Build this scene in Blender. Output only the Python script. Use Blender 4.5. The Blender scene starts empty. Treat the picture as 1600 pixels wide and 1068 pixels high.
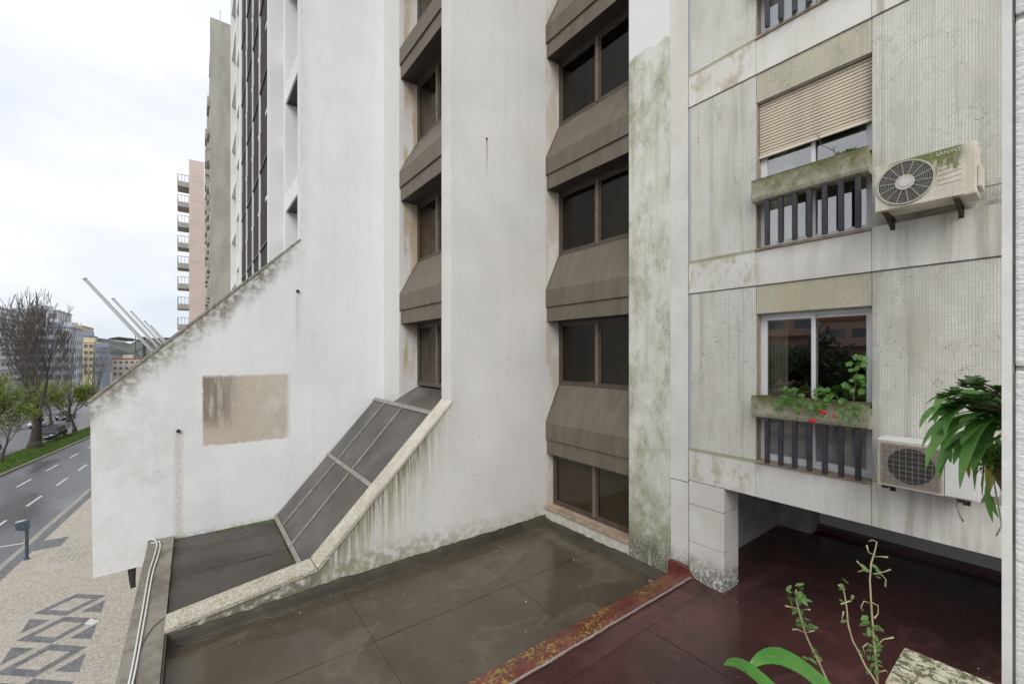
import bpy, bmesh, math, random
from mathutils import Vector, Matrix
random.seed(7)
S = bpy.context.scene
COL = S.collection
R = math.radians
# ------------------------------------------------------------------ camera, sky, sun, exposure
cam = bpy.data.cameras.new('camera'); co = bpy.data.objects.new('camera', cam); COL.objects.link(co)
cam.sensor_width = 36; cam.lens = 658/1600*36; cam.shift_y = 19.5/1600
cam.clip_start = 0.05; cam.clip_end = 6000
co.rotation_euler = (R(90), 0, -math.atan(500/658))
S.camera = co
SUN = Vector((-.56, -.54, .62)).normalized()
W = bpy.data.worlds.new('World'); S.world = W; W.use_nodes = True
nt = W.node_tree; nd = nt.nodes; lk = nt.links
for n in list(nd): nd.remove(n)
o_ = nd.new('ShaderNodeOutputWorld'); bg = nd.new('ShaderNodeBackground'); lk.new(bg.outputs[0], o_.inputs[0])
sky = nd.new('ShaderNodeTexSky'); sky.sky_type = 'NISHITA'; sky.sun_disc = False
sky.sun_elevation = math.asin(SUN.z); sky.sun_rotation = math.atan2(SUN.x, SUN.y)
sc = nd.new('ShaderNodeVectorMath'); sc.operation = 'SCALE'; sc.inputs[3].default_value = .10; lk.new(sky.outputs[0], sc.inputs[0])
tc = nd.new('ShaderNodeTexCoord'); sp = nd.new('ShaderNodeSeparateXYZ'); lk.new(tc.outputs['Generated'], sp.inputs[0])
mp = nd.new('ShaderNodeMapping'); mp.inputs['Scale'].default_value = (1, 1, 2.6); lk.new(tc.outputs['Generated'], mp.inputs[0])
nz = nd.new('ShaderNodeTexNoise'); nz.inputs['Scale'].default_value = 2.2; nz.inputs['Detail'].default_value = 5; nz.inputs['Roughness'].default_value = .5
lk.new(mp.outputs[0], nz.inputs['Vector'])
cr = nd.new('ShaderNodeValToRGB'); lk.new(nz.outputs[0], cr.inputs[0])
cr.color_ramp.elements[0].position = .34; cr.color_ramp.elements[0].color = (.70, .755, .85, 1)
cr.color_ramp.elements[1].position = .62; cr.color_ramp.elements[1].color = (.985, .99, 1.0, 1)
mr = nd.new('ShaderNodeMapRange'); lk.new(sp.outputs[2], mr.inputs[0])
mr.inputs[1].default_value = 0; mr.inputs[2].default_value = 1; mr.inputs[3].default_value = .74; mr.inputs[4].default_value = .84
sc2 = nd.new('ShaderNodeVectorMath'); sc2.operation = 'SCALE'; lk.new(cr.outputs[0], sc2.inputs[0]); lk.new(mr.outputs[0], sc2.inputs[3])
mx = nd.new('ShaderNodeMix'); mx.data_type = 'RGBA'; mx.inputs[0].default_value = .93
lk.new(sc.outputs[0], mx.inputs[6]); lk.new(sc2.outputs[0], mx.inputs[7]); lk.new(mx.outputs[2], bg.inputs[0]); bg.inputs[1].default_value = 1.0
sl = bpy.data.lights.new('sun', 'SUN'); so = bpy.data.objects.new('sun', sl); COL.objects.link(so)
sl.energy = 1.5; sl.angle = R(38); sl.color = (1, .97, .93)
so.rotation_euler = SUN.to_track_quat('Z', 'Y').to_euler(); so.location = (-30, -20, 40)
S.view_settings.view_transform = 'Standard'; S.view_settings.look = 'None'; S.view_settings.gamma = 1
S.view_settings.use_curve_mapping = False; S.view_settings.exposure = 0.54

# ------------------------------------------------------------------ node material helper
class NM:
    def __init__(s, name, rough=.7, spec=.5):
        m = bpy.data.materials.new(name); m.use_nodes = True; s.m = m; s.t = m.node_tree
        s.b = s.t.nodes['Principled BSDF']; s.b.inputs['Roughness'].default_value = rough
        s.b.inputs['Specular IOR Level'].default_value = spec
        g = s.t.nodes.new('ShaderNodeTexCoord'); s.pos = g.outputs['Object']
        q = s.t.nodes.new('ShaderNodeSeparateXYZ'); s.t.links.new(s.pos, q.inputs[0]); s.x, s.y, s.z = q.outputs
    def put(s, sock, v):
        if hasattr(v, 'is_linked') or isinstance(v, bpy.types.NodeSocket): s.t.links.new(v, sock)
        elif isinstance(v, (tuple, list)) and len(v) == 3 and sock.type == 'RGBA': sock.default_value = (*v, 1)
        else: sock.default_value = v
    def op(s, o, a, b=0, c=None):
        n = s.t.nodes.new('ShaderNodeMath'); n.operation = o; s.put(n.inputs[0], a); s.put(n.inputs[1], b)
        if c is not None: s.put(n.inputs[2], c)
        return n.outputs[0]
    def vec(s, x, y, z):
        n = s.t.nodes.new('ShaderNodeCombineXYZ')
        for i, v in enumerate((x, y, z)): s.put(n.inputs[i], v)
        return n.outputs[0]
    def scl(s, sx, sy, sz, v=None):
        n = s.t.nodes.new('ShaderNodeVectorMath'); n.operation = 'MULTIPLY'
        s.t.links.new(v or s.pos, n.inputs[0]); n.inputs[1].default_value = (sx, sy, sz); return n.outputs[0]
    def noise(s, scale, v=None, detail=4, rough=.55, dist=0):
        n = s.t.nodes.new('ShaderNodeTexNoise'); n.inputs['Scale'].default_value = scale; n.inputs['Detail'].default_value = detail
        n.inputs['Roughness'].default_value = rough; n.inputs['Distortion'].default_value = dist
        s.t.links.new(v or s.pos, n.inputs['Vector']); return n.outputs[0]
    def voro(s, scale, v=None, feat='F1', out=0):
        n = s.t.nodes.new('ShaderNodeTexVoronoi'); n.feature = feat; n.inputs['Scale'].default_value = scale
        s.t.links.new(v or s.pos, n.inputs['Vector']); return n.outputs[out]
    def st(s, v, lo, hi):            # smooth step lo..hi (works reversed)
        n = s.t.nodes.new('ShaderNodeMapRange'); n.interpolation_type = 'SMOOTHSTEP'
        s.put(n.inputs[0], v)
        if lo < hi: n.inputs[1].default_value = lo; n.inputs[2].default_value = hi; n.inputs[3].default_value = 0; n.inputs[4].default_value = 1
        else: n.inputs[1].default_value = hi; n.inputs[2].default_value = lo; n.inputs[3].default_value = 1; n.inputs[4].default_value = 0
        return n.outputs[0]
    def mul(s, *a):
        r = a[0]
        for b in a[1:]: r = s.op('MULTIPLY', r, b)
        return r
    def mix(s, f, a, b):
        n = s.t.nodes.new('ShaderNodeMix'); n.data_type = 'RGBA'; s.put(n.inputs[0], f); s.put(n.inputs[6], a); s.put(n.inputs[7], b); return n.outputs[2]
    def col(s, c): s.put(s.b.inputs['Base Color'], c); return s
    def rgh(s, v): s.put(s.b.inputs['Roughness'], v); return s
    def bump(s, h, strength=.3, dist=.01):
        n = s.t.nodes.new('ShaderNodeBump'); n.inputs['Strength'].default_value = strength; n.inputs['Distance'].default_value = dist
        s.t.links.new(h, n.inputs['Height']); s.t.links.new(n.outputs[0], s.b.inputs['Normal']); return s
def cracks(k, scale, warp, w0, w1, mscale, m0, m1):
    nn = k.t.nodes.new('ShaderNodeTexNoise'); nn.inputs['Scale'].default_value = 6; nn.inputs['Detail'].default_value = 6; k.t.links.new(k.pos, nn.inputs['Vector'])
    ns = k.t.nodes.new('ShaderNodeVectorMath'); ns.operation = 'SCALE'; ns.inputs[3].default_value = warp; k.t.links.new(nn.outputs['Color'], ns.inputs[0])
    dv = k.t.nodes.new('ShaderNodeVectorMath'); dv.operation = 'ADD'; k.t.links.new(k.pos, dv.inputs[0]); k.t.links.new(ns.outputs[0], dv.inputs[1])
    return k.mul(k.st(k.voro(scale, dv.outputs[0], 'DISTANCE_TO_EDGE'), w1, w0), k.st(k.noise(mscale, detail=3), m0, m1))
def plain(name, c, rough=.6, var=.18, scale=6, metal=0, spec=.5, bump=0):
    k = NM(name, rough, spec); n = k.noise(scale, detail=6)
    k.col(k.mix(k.st(n, .3, .7), tuple(v*(1-var) for v in c), tuple(min(1, v*(1+var)) for v in c)))
    k.b.inputs['Metallic'].default_value = metal
    if bump: k.bump(k.noise(scale*6, detail=5), bump, .01)
    return k.m
def glass(name, tint, rough=.01, r0=.05):
    m = bpy.data.materials.new(name); m.use_nodes = True; t = m.node_tree; t.nodes.remove(t.nodes['Principled BSDF'])
    o = t.nodes['Material Output']; tr = t.nodes.new('ShaderNodeBsdfTransparent'); tr.inputs[0].default_value = (*tint, 1)
    gl = t.nodes.new('ShaderNodeBsdfGlossy'); gl.inputs['Roughness'].default_value = rough
    lw = t.nodes.new('ShaderNodeLayerWeight'); lw.inputs[0].default_value = .5; pw = t.nodes.new('ShaderNodeMath'); pw.operation = 'POWER'; t.links.new(lw.outputs['Facing'], pw.inputs[0]); pw.inputs[1].default_value = 5
    fr = t.nodes.new('ShaderNodeMath'); fr.operation = 'MULTIPLY_ADD'; t.links.new(pw.outputs[0], fr.inputs[0]); fr.inputs[1].default_value = 1-r0; fr.inputs[2].default_value = r0
    mxx = t.nodes.new('ShaderNodeMixShader'); t.links.new(fr.outputs[0], mxx.inputs[0]); t.links.new(tr.outputs[0], mxx.inputs[1]); t.links.new(gl.outputs[0], mxx.inputs[2])
    t.links.new(mxx.outputs[0], o.inputs[0]); return m
M = {}
# --- white render of the nearer fin: green-black runs under the sloping coping, tan stain in the window reveal
k = NM('render_near', .85, .2)
n1 = k.noise(.7, detail=4); n2 = k.noise(9, detail=6)
c = k.mix(k.st(n1, .3, .7), (.60, .59, .565), (.675, .665, .64))
c = k.mix(k.mul(k.st(n2, .55, .75), .25), c, (.50, .48, .43))
d = k.op('SUBTRACT', k.op('SUBTRACT', k.x, 4.90), k.z)            # depth below the slope
runs = k.noise(1, k.scl(13, 1, .55), detail=5, rough=.7)
runs2 = k.noise(1, k.scl(34, 1, 1.3), detail=4, rough=.6)
area = k.mul(k.st(k.x, 4.3, 3.0), k.st(k.x, .9, 1.7), k.st(d, 1.5, .05), k.st(d, -.3, -.05))
c = k.mix(k.mul(area, k.st(runs, .36, .58), .85), c, (.26, .25, .13))
c = k.mix(k.mul(k.st(k.x, 4.1, 3.2), k.st(k.x, 1.2, 1.8), k.st(d, .55, .02), k.st(runs2, .42, .6), .9), c, (.10, .10, .055))
low = k.mul(k.st(k.z, -3.15, -3.5), k.st(k.x, 6.0, 1.0), k.st(n2, .35, .6))
c = k.mix(k.mul(low, .85), c, (.20, .20, .13))
base = k.mul(k.st(k.op('ADD', k.z, k.mul(k.noise(3.5, detail=7, rough=.7), .6)), -2.9, -3.5), k.op('ADD', .35, k.st(n2, .35, .65)), .6)
c = k.mix(base, c, (.31, .305, .20))
left = k.mul(k.st(k.x, 1.75, 1.45), k.st(n2, .28, .55))
c = k.mix(k.mul(left, .85), c, (.15, .145, .11))
hs = k.mul(k.st(k.op('ABSOLUTE', k.op('SUBTRACT', k.x, k.op('ADD', 4.775, k.mul(k.noise(2.5), .03)))), .035, .006), k.st(k.z, 4.42, 4.36), k.st(k.z, 3.5, 4.2))
c = k.mix(k.mul(hs, .7), c, (.36, .27, .12))
tanm = k.mul(k.st(k.x, 6.36, 6.44), k.st(k.noise(1, k.scl(3, 1, 1.1), detail=4), .35, .6))
c = k.mix(k.mul(tanm, .6), c, (.46, .36, .25))
rain = k.noise(1, k.scl(5, 1, .22), detail=6, rough=.65)
c = k.mix(k.mul(k.st(rain, .47, .8), .17), c, (.44, .42, .36))
hc = cracks(k, 1.5, .35, .0006, .004, 1.0, .5, .6); c = k.mix(k.mul(hc, .45), c, (.28, .26, .22))
k.col(c).bump(k.op('ADD', k.noise(24, detail=7, rough=.7), k.op('SUBTRACT', k.mul(k.noise(2.6, detail=3), 2.2), hc)), .2, .012); M['render_near'] = k.m
# --- white render of the farther fin: dirty slope edge, bare beige patch, runs below the weep holes
k = NM('render_far', .85, .2)
n1 = k.noise(.6, detail=4); n2 = k.noise(8, detail=7, rough=.65)
c = k.mix(k.st(n1, .3, .7), (.69, .695, .695), (.75, .755, .755))
d = k.op('SUBTRACT', k.op('ADD', k.x, .66), k.z)
wob = k.op('ADD', d, k.mul(k.op('SUBTRACT', k.noise(1, k.scl(5, 1, .9), detail=5), .5), .9))
edge = k.mul(k.st(wob, .75, .05), k.st(k.x, 2.4, 1.2), k.op('ADD', .4, k.st(n2, .35, .6)))
c = k.mix(k.mul(edge, .68), c, (.175, .16, .115))
top_ = k.mul(k.st(k.op('ADD', d, k.mul(n2, .12)), .16, .05), k.st(k.x, 1.9, 1.0))
c = k.mix(k.mul(top_, .8), c, (.12, .105, .075))
crk = k.noise(1, k.scl(30, 1, 52), detail=9, rough=.75)
lft = k.mul(k.st(k.x, 1.1, -1.0), k.op('ADD', .25, k.st(crk, .40, .72)), k.st(k.noise(1.7, detail=6, rough=.65), .34, .66))
c = k.mix(k.mul(lft, .48), c, (.30, .28, .23))
rs = k.mul(k.st(k.op('ABSOLUTE', k.op('ADD', k.x, .22)), .12, .01), k.st(k.z, -1.5, -1.6), k.st(k.noise(1, k.scl(40, 1, 22), detail=7, rough=.7), .36, .62))
c = k.mix(k.mul(rs, .7), c, (.40, .36, .24))
rs = k.mul(k.st(k.op('ABSOLUTE', k.op('SUBTRACT', k.x, 1.97)), .07, .01), k.st(k.z, 1.5, 1.4), k.st(k.z, -.3, 1.0))
c = k.mix(k.mul(rs, .35), c, (.40, .37, .28))
jx = k.mul(k.op('SUBTRACT', k.noise(9, detail=7, rough=.7), .5), .07); jz = k.mul(k.op('SUBTRACT', k.noise(1, k.scl(5, 1, 3), detail=8, rough=.7), .5), .14)
px_ = k.op('ADD', k.x, jx); pz = k.op('ADD', k.z, jz)
patch = k.mul(k.st(px_, .16, .20), k.st(px_, 1.86, 1.70), k.st(pz, -1.95, -1.90), k.st(pz, -.42, -.50))
pc = k.mix(k.st(k.noise(26, detail=7, rough=.7), .3, .7), (.44, .385, .305), (.53, .48, .40))
pc = k.mix(k.mul(k.st(k.x, .9, 1.7), k.st(k.noise(3, detail=7, rough=.7), .4, .65)), pc, (.60, .565, .49))
dk = k.mul(k.st(px_, .95, .45), k.st(pz, -1.75, -1.25), k.st(k.noise(1, k.scl(7, 1, 1.2), detail=4), .3, .55))
pc = k.mix(k.mul(dk, .8), pc, (.17, .145, .115))
c = k.mix(patch, c, pc)
bt = k.mul(k.st(k.z, -3.58, -3.76), k.st(k.noise(16, detail=6, rough=.7), .4, .6), k.st(k.x, -.35, -.25))
c = k.mix(k.mul(bt, .6), c, (.25, .24, .2))
rain = k.noise(1, k.scl(4, 1, .2), detail=6, rough=.65)
c = k.mix(k.mul(k.st(rain, .47, .8), .15), c, (.46, .44, .38))
hc = cracks(k, 1.6, .4, .0006, .005, 1.1, .46, .58); c = k.mix(k.mul(hc, .4), c, (.3, .28, .24))
k.col(c)
hgt = k.op('SUBTRACT', k.op('ADD', k.noise(22, detail=8, rough=.72), k.mul(k.noise(3, detail=3), 2.0)), k.op('ADD', k.mul(patch, .5), hc)); k.bump(hgt, .24, .015); M['render_far'] = k.m
# --- general white render, render with tan reveals
k = NM('render_plain', .85, .2); n1 = k.noise(.8)
k.col(k.mix(k.st(n1, .3, .7), (.68, .68, .67), (.75, .75, .74))).bump(k.noise(20, detail=5), .1, .01); M['render'] = k.m
k = NM('render_reveal', .85, .2); n1 = k.noise(1, k.scl(4, 4, .8), detail=5)
k.col(k.mix(k.mul(k.st(n1, .4, .62), k.st(k.x, 4.08, 4.2)), (.62, .61, .59), (.45, .35, .24))).bump(k.noise(20, detail=5), .1, .01); M['reveal'] = k.m
# --- algae covered pillar, repainted above
k = NM('pillar_render', .9, .2); n1 = k.noise(2.2, detail=6, rough=.65); n2 = k.noise(28, detail=5, rough=.7)
c = k.mix(k.st(n1, .3, .7), (.56, .56, .50), (.66, .66, .61))
gm = k.noise(2.0, k.scl(1, 1.3, .7), detail=8, rough=.72)
c = k.mix(k.mul(k.st(gm, .40, .68), k.op('ADD', .3, k.mul(k.st(n2, .25, .7), .7)), .9), c, (.215, .225, .105))
c = k.mix(k.mul(k.st(k.noise(60, detail=4, rough=.7), .52, .70), k.st(gm, .36, .66), .5), c, (.15, .15, .09))
rain = k.noise(1, k.scl(1, 7, .3), detail=6, rough=.65)
c = k.mix(k.mul(k.st(rain, .5, .7), .3), c, (.30, .30, .2))
lowm = k.mul(k.st(k.z, -1.6, -3.0), k.st(k.noise(1.7, detail=7, rough=.7), .38, .58))
c = k.mix(k.mul(lowm, .75), c, (.22, .235, .12))
c = k.mix(k.mul(k.st(k.z, -3.05, -3.45), k.st(n2, .3, .55), .8), c, (.10, .10, .075))
run = k.mul(k.st(k.noise(1, k.scl(1, 9, .5), detail=3), .62, .68), k.st(k.z, -1.2, -2.0))
c = k.mix(k.mul(run, .5), c, (.55, .55, .5))
new = k.st(k.op('ADD', k.z, k.mul(k.op('SUBTRACT', k.noise(7, detail=6), .5), .35)), 5.36, 5.40)
c = k.mix(new, c, k.mix(k.mul(k.st(n2, .58, .7), .4), (.70, .70, .69), (.46, .46, .41)))
k.col(c).bump(k.noise(30, detail=6, rough=.7), .25, .012); M['pillar'] = k.m
# --- mosaic tile skins, 24 mm tesserae
def mosaic(name, ca, cb, stain, sm):
    k = NM(name, .55, .4)
    v = k.vec(k.op('ADD', k.y, k.mul(k.op('SUBTRACT', k.noise(2), .5), .012)), k.op('ADD', k.z, k.mul(k.op('SUBTRACT', k.noise(2.3), .5), .012)), 0)
    br = k.t.nodes.new('ShaderNodeTexBrick'); br.offset = 0; br.squash = 1; k.t.links.new(v, br.inputs['Vector'])
    br.inputs['Scale'].default_value = 1; br.inputs['Mortar Size'].default_value = .0022; br.inputs['Brick Width'].default_value = .0245; br.inputs['Row Height'].default_value = .0245
    br.inputs['Color1'].default_value = (*ca, 1); br.inputs['Color2'].default_value = (*cb, 1); br.inputs['Mortar'].default_value = (.36, .35, .32, 1); br.inputs['Mortar Smooth'].default_value = .3
    n1 = k.noise(1.6, detail=6, rough=.65); c = k.mix(k.mul(k.st(n1, .42, .72), sm), br.outputs[0], stain)
    gr = k.noise(1, k.scl(1, 2.4, .8), detail=6, rough=.65)
    c = k.mix(k.mul(k.st(gr, .43, .70), .55), c, (.38, .375, .32))
    dr = k.noise(1, k.scl(1, 9, .35), detail=6, rough=.65); c = k.mix(k.mul(k.st(dr, .50, .70), .58), c, (.33, .32, .26))
    ac_ = k.mul(k.st(k.y, 1.42, 1.25), k.st(k.op('ABSOLUTE', k.op('SUBTRACT', k.op('FRACT', k.op('DIVIDE', k.op('ADD', k.z, 1.56), 3.0)), .5)), .40, .48), k.st(k.noise(5, detail=6, rough=.7), .3, .55)); c = k.mix(k.mul(ac_, .75), c, (.15, .14, .115))
    w = k.scl(1, 1, 1); dv = k.t.nodes.new('ShaderNodeVectorMath'); dv.operation = 'ADD'
    nn = k.t.nodes.new('ShaderNodeTexNoise'); nn.inputs['Scale'].default_value = 5; nn.inputs['Detail'].default_value = 5; k.t.links.new(k.pos, nn.inputs['Vector'])
    ns = k.t.nodes.new('ShaderNodeVectorMath'); ns.operation = 'SCALE'; ns.inputs[3].default_value = .42; k.t.links.new(nn.outputs['Color'], ns.inputs[0])
    k.t.links.new(w, dv.inputs[0]); k.t.links.new(ns.outputs[0], dv.inputs[1])
    cr_ = k.mul(k.st(k.voro(3.0, dv.outputs[0], 'DISTANCE_TO_EDGE'), .007, .001), k.st(k.noise(1.3), .42, .58))
    c = k.mix(k.mul(cr_, .85), c, (.13, .125, .11))
    k.col(c); k.bump(k.op('SUBTRACT', 1, k.op('ADD', br.outputs['Fac'], k.mul(cr_, .8))), .35, .004); return k.m
M['tile'] = mosaic('mosaic_grey', (.62, .615, .565), (.70, .69, .64), (.53, .51, .41), .65)
M['tile_y'] = mosaic('mosaic_ochre', (.49, .455, .325), (.56, .52, .38), (.43, .37, .23), .7)
# --- stone bands
k = NM('band_stone', .75, .3); n1 = k.noise(1.3, detail=6); n2 = k.noise(40, detail=4)
c = k.mix(k.st(n1, .3, .7), (.59, .58, .535), (.70, .69, .65)); c = k.mix(k.mul(k.st(n2, .5, .7), .2), c, (.42, .41, .37))
vs = k.noise(1, k.scl(1, 6, .35), detail=6, rough=.65)
c = k.mix(k.mul(k.st(vs, .42, .66), k.st(k.y, 1.45, 1.3), .75), c, (.36, .33, .28))
c = k.mix(k.mul(k.st(vs, .5, .7), .35), c, (.42, .39, .32))
wr = k.noise(1, k.scl(1, 5, 3), detail=7, rough=.7)
c = k.mix(k.mul(k.st(wr, .48, .64), k.st(k.y, 2.5, 2.8), .75), c, (.40, .34, .23))
c = k.mix(k.mul(k.st(k.op('FRACT', k.op('DIVIDE', k.op('ADD', k.z, 4.5), 3.0)), .975, .992), k.st(k.y, 2.4, 2.7), .7), c, (.22, .21, .09))
k.col(c).bump(n2, .08, .004); M['band'] = k.m
k = NM('pier_stone', .7, .3); n1 = k.noise(1.8, detail=6); n2 = k.noise(20, detail=6, rough=.7)
c = k.mix(k.st(n1, .3, .7), (.57, .555, .51), (.66, .65, .61))
c = k.mix(k.mul(k.st(k.op('ADD', k.z, k.mul(k.noise(5, detail=5), .5)), -2.85, -3.25), k.st(n2, .40, .55), .85), c, (.10, .10, .08))
k.col(c).bump(n2, .06, .004); M['pier'] = k.m
# --- brown metal spandrels
k = NM('brown_metal', .5, .22); n1 = k.noise(1, k.scl(2, 5, 1.1), detail=6, rough=.6)
c = k.mix(k.st(n1, .3, .7), (.122, .102, .078), (.158, .134, .104))
c = k.mix(k.mul(k.st(k.noise(1, k.scl(2, 2.5, 14), detail=4), .62, .74), .25), c, (.20, .17, .13))
c = k.mix(k.mul(k.st(k.noise(1, k.scl(2, 16, .9), detail=5), .58, .78), .22), c, (.08, .07, .058))
k.col(c).rgh(k.op('ADD', .38, k.mul(n1, .25))).bump(k.noise(3), .05, .02); M['brown'] = k.m
M['bronze'] = plain('bronze_frame', (.075, .058, .047), .42, .2, 9)
M['curtain_brown'] = plain('curtain_brown', (.060, .048, .044), .75, .15, 3, spec=.06)
M['curtain_pane'] = plain('curtain_pane', (.050, .041, .039), .7, .15, 3, spec=.08)
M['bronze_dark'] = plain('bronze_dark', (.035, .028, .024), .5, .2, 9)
M['bronze_mull'] = plain('bronze_mullion', (.15, .115, .085), .45, .2, 9)
# --- wet roof membranes
def membrane(name, ca, cb, cc, wetlo, wethi):
    k = NM(name, .3, .42); n1 = k.noise(.75, detail=6, rough=.6); n2 = k.noise(5, detail=7, rough=.65); n3 = k.noise(.5, k.scl(1, 1.6, 1), detail=3, dist=.6)
    c = k.mix(k.st(n1, .32, .68), ca, cb); c = k.mix(k.mul(k.st(n2, .5, .7), .5), c, cc)
    c = k.mix(k.mul(k.st(k.noise(90, detail=2), .66, .74), .5), c, (.26, .24, .2))
    wet = k.st(k.op('ADD', n3, k.mul(k.op('SUBTRACT', n2, .5), .12)), .50, .56)
    rim = k.mul(k.st(k.op('ABSOLUTE', k.op('SUBTRACT', k.op('ADD', n3, k.mul(k.op('SUBTRACT', n2, .5), .12)), .56)), .035, .0), .16)
    c = k.mix(k.op('SUBTRACT', .24, k.mul(wet, .24)), c, tuple(q*.55 for q in ca)); c = k.mix(rim, c, tuple(min(1, q*1.9) for q in cb))
    k.col(c)
    k.rgh(k.op('ADD', k.op('ADD', wetlo, k.mul(wet, wethi-wetlo)), k.mul(n2, .06)))
    k.bump(k.op('ADD', k.mul(k.noise(60, detail=5), k.op('ADD', .15, k.mul(wet, .6))), k.mul(k.noise(1.6), 2.0)), .12, .006); return k.m
M['roof'] = membrane('brown_membrane', (.076, .062, .043), (.108, .090, .065), (.056, .047, .034), .11, .26)
M['roof2'] = membrane('dark_membrane', (.034, .027, .020), (.062, .049, .037), (.022, .019, .015), .25, .5)
M['redroof'] = membrane('red_membrane', (.058, .029, .028), (.112, .046, .044), (.032, .022, .022), .16, .36)
k = NM('flashing', .55, .4); n1 = k.noise(2.5, detail=6); k.col(k.mix(k.st(n1, .3, .7), (.036, .032, .023), (.066, .058, .041)))
k.bump(k.noise(14, detail=6), .3, .02); M['flash'] = k.m
k = NM('red_kerb', .4, .5); n1 = k.noise(3, detail=6); n2 = k.noise(26, detail=4, rough=.6)
c = k.mix(k.st(n1, .3, .7), (.115, .026, .019), (.185, .048, .036))
c = k.mix(k.mul(k.st(k.noise(1.1, detail=3), .40, .58), k.st(n2, .51, .58), k.st(k.x, 6.2, 5.3)), c, (.27, .225, .05)); c = k.mix(k.mul(k.st(k.noise(8, detail=6), .48, .66), .75), c, (.07, .03, .02))
k.col(c).bump(n2, .4, .01); M['redkerb'] = k.m
# --- copings
k = NM('coping_cream', .8, .3); n1 = k.noise(4, detail=6); n2 = k.noise(30, detail=6, rough=.7)
c = k.mix(k.st(n1, .3, .7), (.43, .395, .32), (.54, .51, .43)); c = k.mix(k.mul(k.st(n2, .44, .62), k.st(k.x, 4.2, .8), .85), c, (.20, .185, .13))
c = k.mix(k.mul(k.st(k.noise(7, detail=5), .58, .68), k.st(k.x, 1.9, 1.2), .7), c, (.42, .30, .07))
k.col(c).bump(n2, .3, .008); M['coping'] = k.m
k = NM('coping_dirty', .8, .3); n2 = k.noise(9, detail=7, rough=.7); k.col(k.mix(k.st(n2, .35, .6), (.17, .155, .11), (.34, .32, .27))).bump(n2, .3, .02); M['coping_d'] = k.m
k = NM('parapet_stone', .65, .4); n1 = k.noise(1, k.scl(2.6, 1.7, 1), detail=8, rough=.68, dist=.4)
c = k.mix(k.st(n1, .35, .65), (.135, .118, .092), (.245, .225, .185)); c = k.mix(k.mul(k.st(k.noise(14, detail=5), .6, .7), .6), c, (.36, .33, .28))
k.col(c).bump(n1, .2, .008); M['parapet'] = k.m
M['parapet_edge'] = plain('parapet_edge', (.13, .14, .115), .7, .3, 8, bump=.3)
k = NM('sill_stone', .6, .4); n1 = k.noise(6, detail=6); k.col(k.mix(k.st(n1, .3, .7), (.28, .205, .145), (.42, .335, .25))).bump(n1, .1, .005); M['sill'] = k.m
# --- mossy concrete troughs
k = NM('mossy_concrete', .9, .2); n1 = k.noise(4.5, detail=7, rough=.7); n2 = k.noise(22, detail=5, rough=.7)
hz = k.op('SUBTRACT', k.z, k.op('MULTIPLY', k.op('FLOOR', k.op('DIVIDE', k.op('ADD', k.z, .9), 3.0)), 3.0))
c = k.mix(k.st(n2, .35, .65), (.30, .28, .21), (.47, .45, .37))
c = k.mix(k.mul(k.st(k.op('ADD', k.op('ADD', k.mul(n1, .6), k.mul(n2, .4)), k.mul(k.op('ADD', hz, .72), .75)), .38, .66), .92), c, k.mix(k.st(k.noise(16, detail=5), .35, .65), (.070, .092, .018), (.145, .145, .05)))
c = k.mix(k.mul(k.st(k.noise(11, detail=6), .55, .68), .6), c, (.16, .15, .05))
c = k.mix(k.mul(k.st(hz, -.60, -.57), k.st(n1, .3, .5), .75), c, (.06, .065, .03))
k.col(c).bump(k.op('ADD', n2, k.mul(n1, .8)), .5, .015); M['moss'] = k.m
k = NM('lichen_stone', .9, .2); n1 = k.noise(42, detail=6, rough=.7, dist=.8); n2 = k.noise(60, detail=4)
c = k.mix(k.st(n1, .45, .55), (.12, .115, .06), (.50, .475, .36)); c = k.mix(k.mul(k.st(k.noise(9, detail=3), .5, .62), .6), c, (.45, .36, .25))
k.col(c).bump(k.op('ADD', n1, n2), .7, .006); M['lichen'] = k.m
k = NM('rough_wall', .85, .2); n1 = k.noise(1, k.scl(1, 26, 75), detail=5, rough=.6); k.col(k.mix(k.st(n1, .25, .7), (.55, .55, .54), (.72, .72, .71))).bump(n1, .8, .012); M['jamb'] = k.m
M['jamb_s'] = plain('smooth_strip', (.62, .62, .60), .8, .06, 14, bump=.15)
M['baluster'] = plain('dark_bars', (.035, .034, .042), .55, .3, 14, bump=.25)
M['alu'] = plain('white_aluminium', (.66, .67, .69), .35, .05, 5)
M['shutter'] = plain('shutter_slat', (.68, .60, .48), .5, .08, 5)
M['glass'] = glass('clear_glass', (.95, .97, .96), .01, .26)
M['glass_b'] = glass('bronze_glass', (.70, .66, .61), .03, .035)
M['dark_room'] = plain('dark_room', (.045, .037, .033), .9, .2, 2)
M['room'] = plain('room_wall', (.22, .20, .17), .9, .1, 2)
M['base_blind'] = plain('base_blind', (.17, .16, .14), .9, .1, 2)
M['curtain'] = plain('curtain', (.30, .28, .22), .9, .1, 9)
M['blind'] = plain('net_blind', (.66, .66, .63), .9, .08, 9)
k = NM('skylight_panel', .3, .5); n1 = k.noise(1.3, detail=6); k.col(k.mix(k.st(n1, .3, .7), (.050, .045, .040), (.098, .086, .074))).rgh(k.op('ADD', .16, k.mul(k.noise(3, detail=5), .35))); M['skypane'] = k.m
M['skybar'] = plain('glazing_bar', (.23, .215, .19), .45, .25, 8)
M['ac_white'] = None
k = NM('ac_cream', .5, .4); n1 = k.noise(5, detail=6); c = k.mix(k.st(n1, .3, .7), (.57, .52, .42), (.68, .64, .55))
mo = k.mul(k.st(k.op('ADD', k.z, k.mul(k.op('SUBTRACT', k.noise(1, k.scl(1, 22, 7), detail=5), .5), .60)), 1.82, 1.94), k.st(k.y, .56, .66), k.st(k.y, 1.22, 1.0))
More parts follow.
